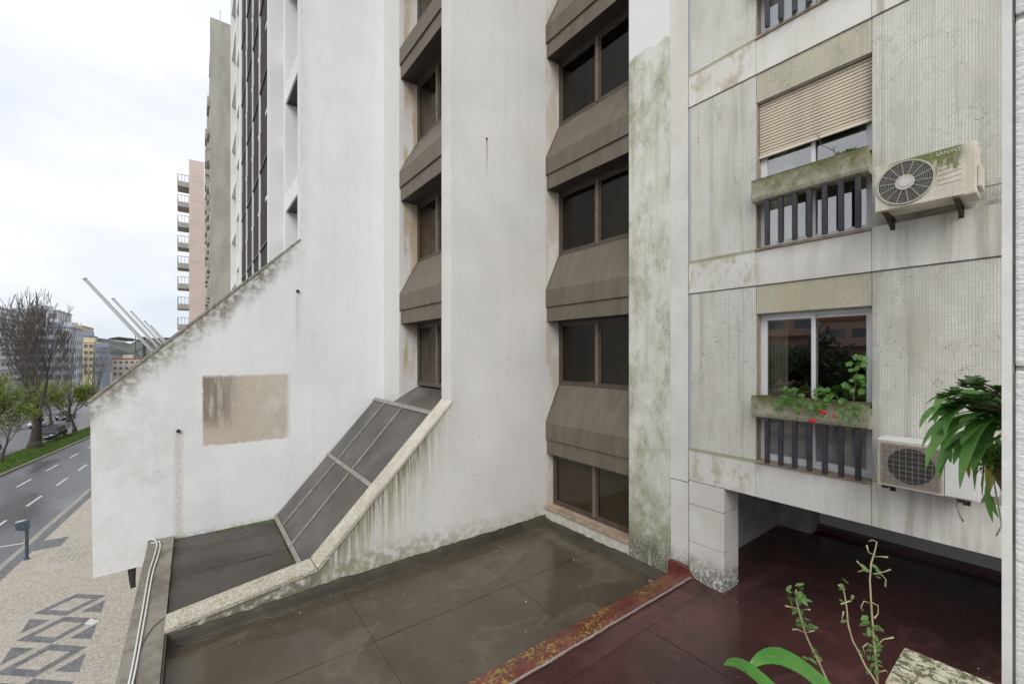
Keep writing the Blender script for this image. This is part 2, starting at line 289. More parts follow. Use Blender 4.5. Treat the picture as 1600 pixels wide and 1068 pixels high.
c = k.mix(k.mul(mo, .92), c, (.115, .14, .02)); c = k.mix(k.mul(k.st(k.noise(1, k.scl(3, 16, 3), detail=6, rough=.7), .50, .68), .55), c, (.33, .29, .15)); k.col(c); M['ac_cream'] = k.m
M['ac_white'] = plain('ac_white', (.62, .62, .60), .45, .06, 5)
M['ac_beige'] = plain('ac_beige', (.50, .47, .39), .5, .1, 7)
M['ac_line'] = plain('ac_groove', (.30, .26, .19), .6, .1, 7)
M['ac_dark'] = plain('ac_dark', (.035, .032, .028), .6, .3, 20)
M['ac_fin'] = plain('ac_fins', (.13, .11, .095), .6, .25, 40)
M['ac_coil'] = plain('ac_coil', (.27, .225, .19), .6, .2, 40)
M['wire2'] = plain('grille_wire_dull', (.34, .33, .30), .45, .1, 9)
M['wire'] = plain('grille_wire', (.50, .48, .42), .45, .1, 9)
M['rust'] = plain('rusty_bracket', (.055, .030, .020), .8, .4, 12)
M['black'] = plain('black_plastic', (.02, .02, .02), .5, .2, 9)
M['teal'] = plain('teal_sticker', (.03, .40, .50), .4, .05, 5)
M['letters'] = plain('pale_lettering', (.62, .62, .52), .5, .05, 5)
M['hose'] = plain('grey_hose', (.35, .31, .27), .6, .1, 9)
M['cable'] = plain('white_cable', (.62, .63, .60), .45, .1, 9)
M['cable_d'] = plain('dark_cable', (.05, .05, .05), .5, .1, 9)
def leafm(name, a, b, rough=.4, trans=.25):
    k = NM(name, rough, .5); n = k.noise(14, detail=3); k.col(k.mix(k.st(n, .3, .7), a, b))
    k.b.inputs['Transmission Weight'].default_value = 0
    try: k.b.inputs['Subsurface Weight'].default_value = 0
    except Exception: pass
    tl = k.t.nodes.new('ShaderNodeBsdfTranslucent'); tl.inputs[0].default_value = (*[min(1, v*1.6) for v in b], 1)
    ms = k.t.nodes.new('ShaderNodeMixShader'); ms.inputs[0].default_value = trans
    k.t.links.new(k.b.outputs[0], ms.inputs[1]); k.t.links.new(tl.outputs[0], ms.inputs[2]); k.t.links.new(ms.outputs[0], k.t.nodes['Material Output'].inputs[0]); return k.m
M['strap'] = leafm('strap_leaf', (.11, .27, .055), (.21, .42, .12), .42, .4)
M['bright'] = leafm('bright_leaf', (.035, .15, .016), (.07, .23, .028), .3, .2)
M['gera'] = leafm('geranium_leaf', (.055, .15, .02), (.11, .24, .035), .5)
M['jade'] = leafm('jade_leaf', (.055, .13, .035), (.11, .20, .06), .45, .2)
M['fern'] = leafm('fern_leaf', (.07, .17, .02), (.15, .27, .05), .6)
M['yellow'] = leafm('yellow_leaf', (.35, .25, .03), (.45, .35, .05), .6)
M['weed'] = leafm('weed_leaf', (.07, .155, .035), (.12, .22, .06), .5)
M['spring'] = leafm('spring_leaf', (.11, .16, .024), (.19, .245, .045), .6, .4)
M['evergreen'] = leafm('evergreen_leaf', (.018, .035, .012), (.04, .065, .02), .6, .15)
M['grass'] = leafm('grass_blade', (.065, .12, .018), (.115, .185, .035), .6)
M['stem'] = plain('pale_stem', (.34, .30, .17), .7, .2, 20)
M['stem_g'] = plain('green_stem', (.13, .17, .05), .7, .2, 20)
M['stem_d'] = plain('dry_stem', (.10, .065, .045), .8, .2, 20)
M['petal'] = plain('red_petal', (.55, .012, .012), .5, .1, 30)
M['pink'] = plain('dry_flower', (.45, .22, .20), .7, .1, 30)
M['coir'] = plain('coir', (.34, .20, .085), .95, .35, 60, bump=.8)
M['soil'] = plain('soil', (.04, .03, .02), .95, .3, 20, bump=.6)
M['concrete'] = plain('concrete', (.36, .35, .32), .85, .12, 5, bump=.2)
M['passage'] = plain('passage_render', (.34, .33, .32), .9, .15, 3)
M['bark'] = plain('bark', (.050, .040, .033), .9, .3, 5, bump=.5)
M['bark_r'] = plain('twig', (.115, .10, .09), .9, .25, 5)
# --- street
k = NM('asphalt_wet', .2, .5); n1 = k.noise(.18, k.scl(1, .35, 1), detail=5); n2 = k.noise(40, detail=3)
k.col(k.mix(k.st(n1, .3, .7), (.095, .097, .110), (.145, .147, .162))).rgh(k.op('ADD', .14, k.mul(k.st(n1, .36, .62), .34))).bump(n2, .15, .004); M['asphalt'] = k.m
k = NM('calcada', .75, .3); v = k.voro(13, None, 'F1', 1); e = k.voro(13, None, 'DISTANCE_TO_EDGE'); n1 = k.noise(.5, detail=5)
sepc = k.t.nodes.new('ShaderNodeSeparateColor'); k.t.links.new(v, sepc.inputs[0])
c = k.mix(sepc.outputs[0], (.40, .365, .31), (.56, .52, .45)); c = k.mix(k.mul(k.st(n1, .5, .68), .55), c, (.53, .50, .46)); c = k.mix(k.st(e, .06, .0), c, (.17, .14, .10))
k.col(c).bump(k.st(e, 0, .15), .5, .012); M['calcada'] = k.m
k = NM('basalt', .6, .4); v = k.voro(9, None, 'F1', 1); e = k.voro(9, None, 'DISTANCE_TO_EDGE')
sepc = k.t.nodes.new('ShaderNodeSeparateColor'); k.t.links.new(v, sepc.inputs[0])
c = k.mix(sepc.outputs[0], (.10, .105, .115), (.19, .195, .21)); c = k.mix(k.st(e, .05, 0), c, (.2, .18, .15)); k.col(c).bump(k.st(e, 0, .15), .5, .012); M['basalt'] = k.m
M['kerb'] = plain('kerb_stone', (.32, .30, .26), .7, .2, 6, bump=.3)
M['paint'] = plain('road_paint', (.66, .66, .64), .5, .15, 3)
M['lawn'] = plain('lawn', (.06, .12, .018), .9, .3, 3, bump=.8)
M['earth'] = plain('earth', (.16, .15, .12), .9, .2, .3)
k = NM('hill', .95, .1); n1 = k.noise(.02, detail=8, rough=.7); k.col(k.mix(k.st(n1, .42, .58), (.055, .07, .06), (.13, .14, .125))).bump(k.noise(.06, detail=6), 1, 8); M['hill'] = k.m
M['bw'] = plain('far_white', (.55, .55, .54), .8, .06, .6)
M['by'] = plain('far_yellow', (.52, .44, .27), .8, .08, .6)
M['bg'] = plain('far_grey', (.42, .44, .47), .7, .1, .6)
M['bb'] = plain('far_blue', (.22, .25, .31), .6, .1, .6)
M['bp'] = plain('far_pink', (.60, .50, .45), .8, .05, .6)
M['bo'] = plain('opposite_pink', (.40, .26, .22), .8, .08, .6)
k = NM('tower_concrete', .9, .2); n1 = k.noise(1, k.scl(1.1, 1, .35), detail=6, rough=.6); n2 = k.noise(5, detail=5)
ln = k.st(k.op('ABSOLUTE', k.op('SUBTRACT', k.op('FRACT', k.op('DIVIDE', k.z, 1.5)), .5)), .485, .5)
c = k.mix(k.st(n1, .3, .7), (.33, .32, .28), (.43, .42, .375)); c = k.mix(k.mul(ln, .4), c, (.2, .19, .16)); k.col(c).bump(n2, .1, .02); M['tower'] = k.m
M['pane_far'] = plain('far_pane', (.13, .145, .165), .25, .3, .5)
M['terracotta'] = plain('terracotta', (.32, .13, .08), .8, .15, 3)
M['steel'] = plain('galvanised', (.52, .53, .54), .4, .1, 3, metal=.3)
M['pole_white'] = plain('pole_white', (.36, .36, .37), .5, .03, 1)
M['lamp_dark'] = plain('lamp_dark', (.03, .033, .037), .4, .15, 4)
M['lens'] = plain('lamp_lens', (.6, .62, .62), .2, .05, 4)
M['meter'] = plain('meter_blue', (.06, .085, .11), .45, .15, 5)
M['solar'] = plain('solar_panel', (.45, .47, .52), .2, .1, 5)
M['sticker'] = plain('green_sticker', (.30, .55, .05), .5, .1, 5)
M['car_black'] = plain('car_black', (.012, .012, .014), .18, .1, 2)
M['car_silver'] = plain('car_silver', (.40, .41, .42), .25, .05, 2, metal=.4)
M['car_white'] = plain('car_white', (.62, .62, .62), .25, .04, 2)
M['car_blue'] = plain('car_navy', (.02, .03, .06), .2, .1, 2)
M['carglass'] = plain('car_glass', (.03, .035, .04), .08, .1, 2)
M['tyre'] = plain('tyre', (.02, .02, .02), .8, .2, 9)
M['rim'] = plain('rim', (.4, .4, .41), .35, .1, 9, metal=.6)
M['headlight'] = plain('headlight', (.7, .72, .75), .1, .04, 9)
M['card'] = plain('cardboard', (.42, .22, .07), .8, .12, 8)
M['paper'] = plain('paper', (.6, .6, .58), .8, .06, 8)
M['moss_clump'] = plain('moss_clump', (.075, .11, .02), .95, .4, 30, bump=.6)
M['grey_line'] = plain('sealant', (.30, .29, .28), .6, .2, 20)

# ------------------------------------------------------------------ mesh helpers
WL = {}
class MB:
    def __init__(s): s.v = []; s.f = []
    def quad(s, *p): b = len(s.v); s.v += [tuple(q) for q in p]; s.f.append(tuple(range(b, b+len(p)))); return s
    def box(s, x0, x1, y0, y1, z0, z1):
        b = len(s.v); s.v += [(x, y, z) for z in (z0, z1) for y in (y0, y1) for x in (x0, x1)]
        s.f += [tuple(b+i for i in q) for q in ((0, 2, 3, 1), (4, 5, 7, 6), (0, 1, 5, 4), (2, 6, 7, 3), (0, 4, 6, 2), (1, 3, 7, 5))]; return s
    def prism(s, poly, a0, a1, axis='y'):        # poly of (x,z) along y, (y,z) along x, (x,y) along z
        f = {'y': lambda p, a: (p[0], a, p[1]), 'x': lambda p, a: (a, p[0], p[1]), 'z': lambda p, a: (p[0], p[1], a)}[axis]
        b = len(s.v); n = len(poly); s.v += [f(p, a0) for p in poly]+[f(p, a1) for p in poly]
        s.f += [tuple(b+i for i in range(n)), tuple(b+n+i for i in reversed(range(n)))]
        s.f += [(b+i, b+n+i, b+n+(i+1) % n, b+(i+1) % n) for i in range(n)]; return s
    def tube(s, pts, r, n=6, cap=True):
        pts = [Vector(p) for p in pts]; m = len(pts); rr = r if isinstance(r, (list, tuple)) else [r]*m; b = len(s.v); ref = None
        for i, p in enumerate(pts):
            d = (pts[min(i+1, m-1)]-pts[max(i-1, 0)]); d = d.normalized() if d.length > 1e-9 else Vector((0, 0, 1))
            if ref is None: ref = d.orthogonal().normalized()
            ref = (ref-d*ref.dot(d)); ref = ref.normalized() if ref.length > 1e-6 else d.orthogonal().normalized()
            bi = d.cross(ref)
            for j in range(n):
                a = 2*math.pi*j/n; s.v.append(tuple(p+(ref*math.cos(a)+bi*math.sin(a))*rr[i]))
        for i in range(m-1):
            for j in range(n): s.f.append((b+i*n+j, b+i*n+(j+1) % n, b+(i+1)*n+(j+1) % n, b+(i+1)*n+j))
        if cap: s.f.append(tuple(b+j for j in reversed(range(n)))); s.f.append(tuple(b+(m-1)*n+j for j in range(n)))
        return s
    def cyl(s, a, b, r, n=16): return s.tube([a, b], r, n)
    def ribbon(s, pts, w, up=Vector((0, 0, 1)), fold=.25):
        pts = [Vector(p) for p in pts]; m = len(pts); b = len(s.v)
        for i, p in enumerate(pts):
            d = (pts[min(i+1, m-1)]-pts[max(i-1, 0)]).normalized(); sd = d.cross(up); sd = sd.normalized() if sd.length > 1e-5 else Vector((1, 0, 0)); nn = sd.cross(d)
            ww = w[i] if isinstance(w, (list, tuple)) else w
            s.v += [tuple(p-sd*ww+nn*ww*fold), tuple(p), tuple(p+sd*ww+nn*ww*fold)]
        for i in range(m-1):
            for j in (0, 1): s.f.append((b+i*3+j, b+i*3+j+1, b+i*3+3+j+1, b+i*3+3+j))
        return s
    def disc(s, c, nrm, r, n=8, cup=.15, lobes=0):
        c = Vector(c); nrm = Vector(nrm).normalized(); u = nrm.orthogonal().normalized(); w = nrm.cross(u); b = len(s.v); s.v.append(tuple(c))
        for j in range(n):
            a = 2*math.pi*j/n; rr = r*(1+(.12*math.cos(lobes*a) if lobes else 0)); s.v.append(tuple(c+(u*math.cos(a)+w*math.sin(a))*rr+nrm*r*cup*(1+.4*math.sin(a*3+c.x*90))))
        for j in range(n): s.f.append((b, b+1+j, b+1+(j+1) % n))
        return s
    def build(s, name, mat, parent=None, smooth=False, bevel=0, label=None, cat=None, group=None, kind=None):
        me = bpy.data.meshes.new(name); me.from_pydata(s.v, [], s.f); me.validate()
        if bevel or not smooth:
            bm = bmesh.new(); bm.from_mesh(me)
            bmesh.ops.recalc_face_normals(bm, faces=bm.faces)
            if bevel: bmesh.ops.bevel(bm, geom=list(bm.edges), offset=bevel, segments=2, profile=.6, affect='EDGES', clamp_overlap=True)
            bm.to_mesh(me); bm.free()
        if smooth: me.shade_smooth()
        o = bpy.data.objects.new(name, me); COL.objects.link(o); me.materials.append(mat)
        if parent is not None:
            o.parent = parent; o.location = -WL[parent.name]
        WL[o.name] = Vector((0, 0, 0)); tag(o, label, cat, group, kind); return o
def tag(o, label=None, cat=None, group=None, kind=None):
    for a, b in (('label', label), ('category', cat), ('group', group), ('kind', kind)):
        if b: o[a] = b
    return o
def thing(name, loc, label, cat, group=None):
    o = bpy.data.objects.new(name, None); COL.objects.link(o); o.location = loc; o.empty_display_size = .2
    WL[o.name] = Vector(loc); return tag(o, label, cat, group)
def copy_tree(o, parent=None):
    c = o.copy(); COL.objects.link(c); WL[c.name] = Vector(WL[o.name]); c.parent = parent
    for ch in list(o.children): copy_tree(ch, c)
    return c
def inst(src, name, loc, parent):       # share mesh data of a part, placed by offset
    c = bpy.data.objects.new(name, src.data); COL.objects.link(c); c.parent = parent
    c.location = Vector(loc)-WL[parent.name]; WL[c.name] = Vector(loc); return c
# camera rays: a pixel of the photograph gives a direction, the distance comes from the surface it touches
FW = Vector((math.sin(math.atan(500/658)), math.cos(math.atan(500/658)), 0)); RT = Vector((FW.y, -FW.x, 0))
def ray(x, y): return FW+RT*((x-800)/658)+Vector((0, 0, (553.5-y)/658))
def atz(x, y, t): return ray(x, y)*t
def gz(Y): return -10-.02*Y
# ------------------------------------------------------------------ the setting: ground, road, pavement
def sheet(name, edgeL, edgeR, ys, dz, mat, label, cat, parent=None, kind='structure'):
    m = MB()
    for a, b in zip(ys[:-1], ys[1:]):
        m.quad((edgeL(a), a, gz(a)+dz), (edgeR(a), a, gz(a)+dz), (edgeR(b), b, gz(b)+dz), (edgeL(b), b, gz(b)+dz))
    return m.build(name, mat, parent, label=label, cat=cat, kind=kind)
kerbX = lambda Y: -7.25+.064*(Y-35.7)
l1X = lambda Y: -9.75+.062*(Y-43.4)
l2X = lambda Y: -11.93+.076*(Y-52.2)
medN = lambda Y: -14.27+(.11 if Y > 60 else .065)*(Y-60.2)
medF = lambda Y: -16.9+(.14 if Y > 71 else .07)*(Y-71.3)
farX = lambda Y: medF(Y)-9.5
rng = lambda a, b, st: [a+i*st for i in range(int((b-a)/st)+1)]
MB().quad((-2500, -600, gz(-600)-.5), (2500, -600, gz(-600)-.5), (2500, 2500, gz(2500)-.5), (-2500, 2500, gz(2500)-.5)).build('ground', M['earth'], label='open ground sheet under the street and city', cat='ground', kind='structure')
road = sheet('road', lambda y: -60, lambda y: kerbX(y)-.28, rng(-60, 320, 5), -.13, M['asphalt'], 'wet grey asphalt avenue with lane markings', 'road')
pave = sheet('pavement', kerbX, lambda y: 12, rng(-60, 320, 5), 0, M['calcada'], 'pale limestone mosaic pavement along the avenue', 'pavement')
def strip(name, f, w, y0, y1, dz, mat, parent):
    m = MB(); m.quad((f(y0)-w, y0, gz(y0)+dz), (f(y0)+w, y0, gz(y0)+dz), (f(y1)+w, y1, gz(y1)+dz), (f(y1)-w, y1, gz(y1)+dz)); return m.build(name, mat, parent)
y = 39.6
while y < 90:
    strip('lane_dash', l1X, .07, y, y+2.9, -.126, M['paint'], road); y += 6.25
y = 40.5
while y < 100:
    strip('lane_dash', l2X, .07, y, y+3.0, -.126, M['paint'], road); y += 6.6
MB().quad((-12, 36.9, gz(36.9)-.126), (-12, 37.05, gz(37)-.126), (-7.5, 36.35, gz(36.4)-.126), (-7.5, 36.2, gz(36.2)-.126)).build('stop_line', M['paint'], road)
MB().quad((-12, 33.5, gz(33.5)-.126), (-12, 33.65, gz(33.6)-.126), (-7.75, 32.9, gz(32.9)-.126), (-7.75, 32.75, gz(32.7)-.126)).build('stop_line', M['paint'], road)
for i in range(70):                                   # kerb stones one by one where they show
    a = 22+i*1.0; b = a+.985; m = MB()
    jz = random.uniform(-.008, .008); jx = random.uniform(-.01, .01)
    m.v = [(kerbX(a)-.28+jx, a, gz(a)-.2), (kerbX(a)+jx, a, gz(a)-.2), (kerbX(b)+jx, b, gz(b)-.2), (kerbX(b)-.28+jx, b, gz(b)-.2),
           (kerbX(a)-.28+jx, a, gz(a)+.012+jz), (kerbX(a)+jx, a, gz(a)+.012+jz), (kerbX(b)+jx, b, gz(b)+.012+jz), (kerbX(b)-.28+jx, b, gz(b)+.012+jz)]
    m.f = [(0, 3, 2, 1), (4, 5, 6, 7), (0, 1, 5, 4), (1, 2, 6, 5), (2, 3, 7, 6), (3, 0, 4, 7)]
    m.build('kerb_stone', M['kerb'], pave)
m = MB()
for a, b in ((-60, 22), (92, 320)):
    m.quad((kerbX(a)-.28, a, gz(a)+.012), (kerbX(a), a, gz(a)+.012), (kerbX(b), b, gz(b)+.012), (kerbX(b)-.28, b, gz(b)+.012))
    m.quad((kerbX(a)-.28, a, gz(a)-.2), (kerbX(a)-.28, a, gz(a)+.012), (kerbX(b)-.28, b, gz(b)+.012), (kerbX(b)-.28, b, gz(b)-.2))
m.build('kerb_run', M['kerb'], pave, kind='stuff')
sheet('dark_border', lambda y: kerbX(y)+.004, lambda y: kerbX(y)+.45, rng(-20, 90, 5), .004, M['basalt'], None, None, pave, None)
sheet('dark_square', lambda y: kerbX(y)+.45, lambda y: kerbX(y)+1.5, [34.0, 35.6], .004, M['basalt'], None, None, pave, None)
def flat(name, pts, mat, dz=.004): return MB().quad(*[(x, y, gz(y)+dz) for x, y in pts]).build(name, mat, pave)
def ring(cx, cy, a, w):
    o = [(cx+a, cy), (cx, cy+a*.94), (cx-a, cy), (cx, cy-a*.94)]; q = a-w; i = [(cx+q, cy), (cx, cy+q*.94), (cx-q, cy), (cx, cy-q*.94)]; m = MB()
    for j in range(4):
        p = [o[j], o[(j+1) % 4], i[(j+1) % 4], i[j]]; m.quad(*[(x, y, gz(y)+.004) for x, y in p])
    m.build('diamond_frame', M['basalt'], pave)
for j in range(9):
    cy = 25.35-j*2.1
    ring(-4.05, cy, 1.08, .43)
    flat('dark_triangle', [(-2.95, cy-1.58), (-3.60, cy-1.02), (-2.95, cy-.44)], M['basalt'])
    if True: flat('dark_triangle', [(-5.14, cy-1.58), (-4.46, cy-1.02), (-5.14, cy-.44)], M['basalt'])
m = MB()
for a in (0, 1):
    for i in range(7):
        m.quad(*[(x, y, gz(y)+.004) for x, y in ((-5.9+i*.22+a*.1, 31.2+a*1.3), (-5.82+i*.22+a*.1, 31.2+a*1.3), (-5.7+i*.22+a*.1, 32.2+a*1.3), (-5.78+i*.22+a*.1, 32.2+a*1.3))])
m.build('drain_grating', M['kerb'], pave)
flat('white_patch', [(-3.35, 23.1), (-3.05, 22.75), (-2.9, 23.0), (-3.2, 23.45)], M['paper'], .006)
# median
med = sheet('median', medF, medN, rng(-40, 320, 5), .05, M['lawn'], 'grassy median strip between the two carriageways', 'median')
for i in range(60):
    a = 40+i*1.2; b = a+1.18; m = MB()
    m.v = [(medN(a), a, gz(a)-.2), (medN(a)+.15, a, gz(a)-.2), (medN(b)+.15, b, gz(b)-.2), (medN(b), b, gz(b)-.2), (medN(a), a, gz(a)+.06), (medN(a)+.15, a, gz(a)+.06), (medN(b)+.15, b, gz(b)+.06), (medN(b), b, gz(b)+.06)]
    m.f = [(0, 3, 2, 1), (4, 5, 6, 7), (0, 1, 5, 4), (1, 2, 6, 5), (2, 3, 7, 6), (3, 0, 4, 7)]; m.build('kerb_stone', M['kerb'], med)
m = MB(); rg = random.Random(3)
for i in range(26000):
    y = rg.uniform(55, 105); x = medF(y)+.1+rg.random()*(medN(y)-medF(y)-.15); h = rg.uniform(.08, .26); a = rg.uniform(0, 6.28); w = .03
    z = gz(y)+.05; m.quad((x-w*math.cos(a), y-w*math.sin(a), z), (x+w*math.cos(a), y+w*math.sin(a), z), (x+rg.uniform(-.08, .08), y+rg.uniform(-.08, .08), z+h))
m.build('grass', M['grass'], smooth=True, label='short green grass growing on the median strip', cat='grass', kind='stuff')
# hills
m = MB(); N = 60
for ring_, (dd, hh) in enumerate(((900, -40), (1000, 4), (1150, 34), (1400, 22))):
    for i in range(N+1):
        a = -.62+1.0*i/N; x = math.sin(a)*dd; y = math.cos(a)*dd
        m.v.append((x, y, hh+(7*math.sin(i*.55)+4*math.sin(i*1.7+1)+2.2*math.sin(i*3.1))*(1 if ring_ in (1, 2) else 0)))
for r_ in range(3):
    for i in range(N): b = r_*(N+1)+i; m.f.append((b, b+1, b+N+2, b+N+1))
m.build('hills', M['hill'], smooth=True, label='low wooded hills behind the distant blocks', cat='hill', kind='structure')

# ------------------------------------------------------------------ office building (white fins, brown bays)
OB = thing('office_building', (3, 8, gz(8)), 'white rendered office building with sloping fin walls and brown metal window bays', 'building')
ZT = 15.0
LV = [-2.24+2.99*i for i in range(0, 6)]
# lower storeys under the flat roofs
low = MB(); low.box(-.62, 6.36, 3.95, 10.86, gz(8)-.4, -4.0); low.build('lower_storeys', M['render'], OB)
# nearer fin
f2 = MB().prism([(3.97, ZT), (3.97, -.95), (1.60, -3.42), (-.28, -3.66), (-.28, -4.3), (6.9, -4.3), (6.9, ZT)], 7.15, 7.55).build('fin_wall', M['render_near'], OB, label='nearer white fin wall with green runs below its sloping coping')
MB().prism([(3.985, -.87), (3.985, -.945), (1.603, -3.418), (1.56, -3.352)], 7.135, 7.565).build('coping', M['coping'], f2, bevel=.012)
MB().prism([(1.555, -3.355), (1.598, -3.422), (-.29, -3.665), (-.29, -3.60)], 7.136, 7.564).build('coping', M['coping'], f2, bevel=.012)
MB().cyl((4.778, 7.12, 4.39), (4.778, 7.20, 4.39), .016, 10).build('weep_hole', M['black'], f2)
for (hx, hz_) in ((5.3, -.05), (4.6, -1.65), (4.45, -2.4)):
    MB().cyl((hx, 7.143, hz_), (hx, 7.20, hz_), .008, 8).build('weep_hole', M['black'], f2)
# farther fin with pilaster
f1 = MB().prism([(2.04, ZT+6), (2.04, 2.69), (-1.50, -.86), (-1.46, -4.14), (-.3, -4.10), (4.5, -4.10), (4.5, ZT+6)], 10.9, 11.3).build('fin_wall', M['render_far'], OB, label='farther white fin wall with a bare beige patch and weathered slope')
MB().prism([(2.04, 2.69), (2.02, 2.715), (-1.545, -.855), (-1.50, -.88)], 10.885, 11.315).build('coping', M['coping_d'], f1)
for hx, hz_ in ((1.97, 1.48), (-.22, -1.55)):
    m = MB(); m.tube([(hx, 10.86, hz_), (hx, 10.95, hz_)], .035, 14); m.build('weep_pipe', M['black'], f1)
MB().tube([(-.93, 11.0, -4.05), (-.93, 11.0, -4.22), (-.92, 10.98, -4.42), (-.91, 10.97, -4.52)], [.065, .06, .045, .04], 12).build('rain_spout', M['black'], f1)
MB().box(4.03, 6.0, 9.85, 10.898, -1.30, ZT+6).build('pilaster', M['reveal'], OB)
# pillar beside the flats
pl = MB().box(6.385, 7.2, 4.02, 4.855, -3.95, ZT).build('pillar', M['pillar'], OB, label='white pillar streaked with green algae')
# ragged bitumen upstands
def ragged(pts_fn, n, z0, ztop, amp, thick, axis, seed, parent):
    r = random.Random(seed); m = MB(); tops = []; h = 0
    for i in range(n+1):
        h = .7*h+r.uniform(-1, 1)*amp; tops.append(ztop(i/n)+h)
    for i in range(n+1):
        x, y = pts_fn(i/n); o = Vector(axis)*thick
        m.v += [(x, y, z0(i/n)), (x, y, tops[i]), (x+o.x, y+o.y, tops[i]-.01), (x+o.x*1.2, y+o.y*1.2, z0(i/n)+.06), (x+o.x*4, y+o.y*4, z0(i/n))]
    for i in range(n):
        for j in range(4): b = i*5+j; m.f.append((b, b+1, b+6, b+5))
    return m.build('roof_upstand', M['flash'], parent, smooth=True)
# flat roofs
FR = MB().box(-.28, 6.385, 3.92, 7.15, -4.0, -3.846).build('flat_roof', M['roof'], OB)
def roof_sheet(x0, x1, y0, y1, z, mat, parent, lip=.004):
    m = MB(); nx = max(2, int((x1-x0)/.3)); ny = max(2, int((y1-y0)/.3)); r = random.Random(int(x0*97+y0*31)); b = 0
    g = [[z+r.uniform(0, lip) for _ in range(nx+1)] for _ in range(ny+1)]
    for j in range(ny+1):
        for i in range(nx+1): m.v.append((x0+(x1-x0)*i/nx, y0+(y1-y0)*j/ny, g[j][i]))
    for j in range(ny):
        for i in range(nx): b = j*(nx+1)+i; m.f.append((b, b+1, b+nx+2, b+nx+1))
    return m.build('roof_sheet', mat, parent, smooth=True)
for a, b in ((-.28, 1.945), (1.955, 4.245), (4.255, 6.38)):
    for c_, d_ in ((3.93, 5.595), (5.605, 7.14)): roof_sheet(a, b, c_, d_, -3.842+.002*random.random(), M['roof'], FR)
ragged(lambda t: (-.28+6.66*t, 7.147), 120, lambda t: -3.85, lambda t: -3.70+.05*min(1, t*3)+.03*t, .010, .018, (0, -1, 0), 5, FR)
ragged(lambda t: (6.383, 7.13-3.1*t), 60, lambda t: -3.85, lambda t: -3.70+.02*t, .012, .018, (-1, 0, 0), 6, FR)
MB().tube([(-.26+i*.12, 7.06-.05*math.sin(i*.7)-.03*math.sin(i*1.9), -3.836) for i in range(26)], .0028, 5).build('sealant_line', M['parapet'], FR)
FR2 = MB().box(-.28, 1.6, 7.55, 10.9, -4.0, -3.735).build('flat_roof', M['roof2'], OB)
roof_sheet(-.27, 1.58, 7.56, 9.0, -3.731, M['roof2'], FR2); roof_sheet(-.27, 1.58, 9.01, 10.89, -3.729, M['roof2'], FR2)
# street parapet with stone caps
for a, b in ((2.2, 4.6), (4.61, 7.0), (7.01, 9.3), (9.31, 10.87)):
    pp = MB().box(-.68, -.285, a, b, -3.70, -3.645).build('parapet_cap', M['parapet'], OB, bevel=.008)
MB().box(-.66, -.30, 2.2, 10.88, -4.05, -3.702).build('parapet', M['parapet_edge'], OB)
MB().box(-.282, -.262, 2.2, 7.13, -3.9, -3.66).build('parapet_lining', M['flash'], OB)
# bay 1 (deep bay): sill wall, base window, spandrels, windows
MB().box(6.39, 6.9, 4.86, 7.149, -4.0, -3.47).build('sill_wall', M['render_near'], OB)
MB().box(6.34, 6.66, 4.857, 7.147, -3.468, -3.42).build('window_sill', M['sill'], OB, bevel=.006)
def spandrel(X, y0, y1, b, deep, first=True):
    sp = MB().prism([(X, b+.325), (X, b+.70), (X+deep, b+1.53), (X+deep+.12, b+1.53), (X+deep+.12, b+.325)], y0, y1).build('spandrel', M['brown'], OB)
    MB().prism([(X+.035, b), (X+.035, b+.318), (X+deep+.12, b+.318), (X+deep+.12, b)], y0+.004, y1-.004).build('fascia', M['brown'], sp)
    MB().prism([(X-.004, b+.695), (X-.004, b+.705), (X+deep*.998-.012, b+1.535), (X+deep, b+1.528)], y1-.022, y1-.001).build('edge_trim', M['bronze'], sp)
    MB().box(X+.045, X+deep-.02, y0+.01, y1-.01, b-.004, b-.002).build('soffit', M['bronze_dark'], sp)
    return sp
def win(X, y0, y1, z0, z1, mull, gmat, fr=.055, parent=None):
    w = MB()
    w.box(X, X+.07, y0, y1, z0, z0+fr).box(X, X+.07, y0, y1, z1-fr, z1).box(X, X+.07, y0, y0+fr, z0+fr, z1-fr).box(X, X+.07, y1-fr, y1, z0+fr, z1-fr)
    w = w.build('window', M['bronze'], parent or OB)
    ys = [y0+fr]+sum(([q-.035, q+.035] for q in mull), [])+[y1-fr]
    for q in mull: MB().box(X-.015, X+.06, q-.034, q+.034, z0+fr, z1-fr).build('mullion', M['bronze_mull'], w)
    for i in range(0, len(ys), 2):
        a, b = ys[i], ys[i+1]
        s = MB(); t = .05; s.box(X+.015, X+.055, a, b, z0+fr, z0+fr+t).box(X+.015, X+.055, a, b, z1-fr-t, z1-fr).box(X+.015, X+.055, a, a+t, z0+fr+t, z1-fr-t).box(X+.015, X+.055, b-t, b, z0+fr+t, z1-fr-t)
        s.build('sash', M['bronze'], w)
        MB().box(X+.03, X+.036, a+t, b-t, z0+fr+t, z1-fr-t).build('pane', gmat, w)
    return w
win(6.62, 4.7, 7.148, -3.418, -2.25, [5.90], M['glass_b'])
MB().box(6.70, 6.71, 4.7, 7.14, -3.4, -2.26).build('window_blind', M['base_blind'], OB)
for i, b in enumerate(LV):
    spandrel(6.39, 4.857, 7.148, b, .41)
    win(6.80, 4.7, 7.148, b+1.53, b+2.99, [5.98], M['glass_b'])
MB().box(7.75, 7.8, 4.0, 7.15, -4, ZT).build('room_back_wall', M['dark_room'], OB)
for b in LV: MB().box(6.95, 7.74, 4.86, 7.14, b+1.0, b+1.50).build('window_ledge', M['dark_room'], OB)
MB().box(6.9, 7.8, 7.16, 7.2, -4, ZT).build('room_side_wall', M['dark_room'], OB)
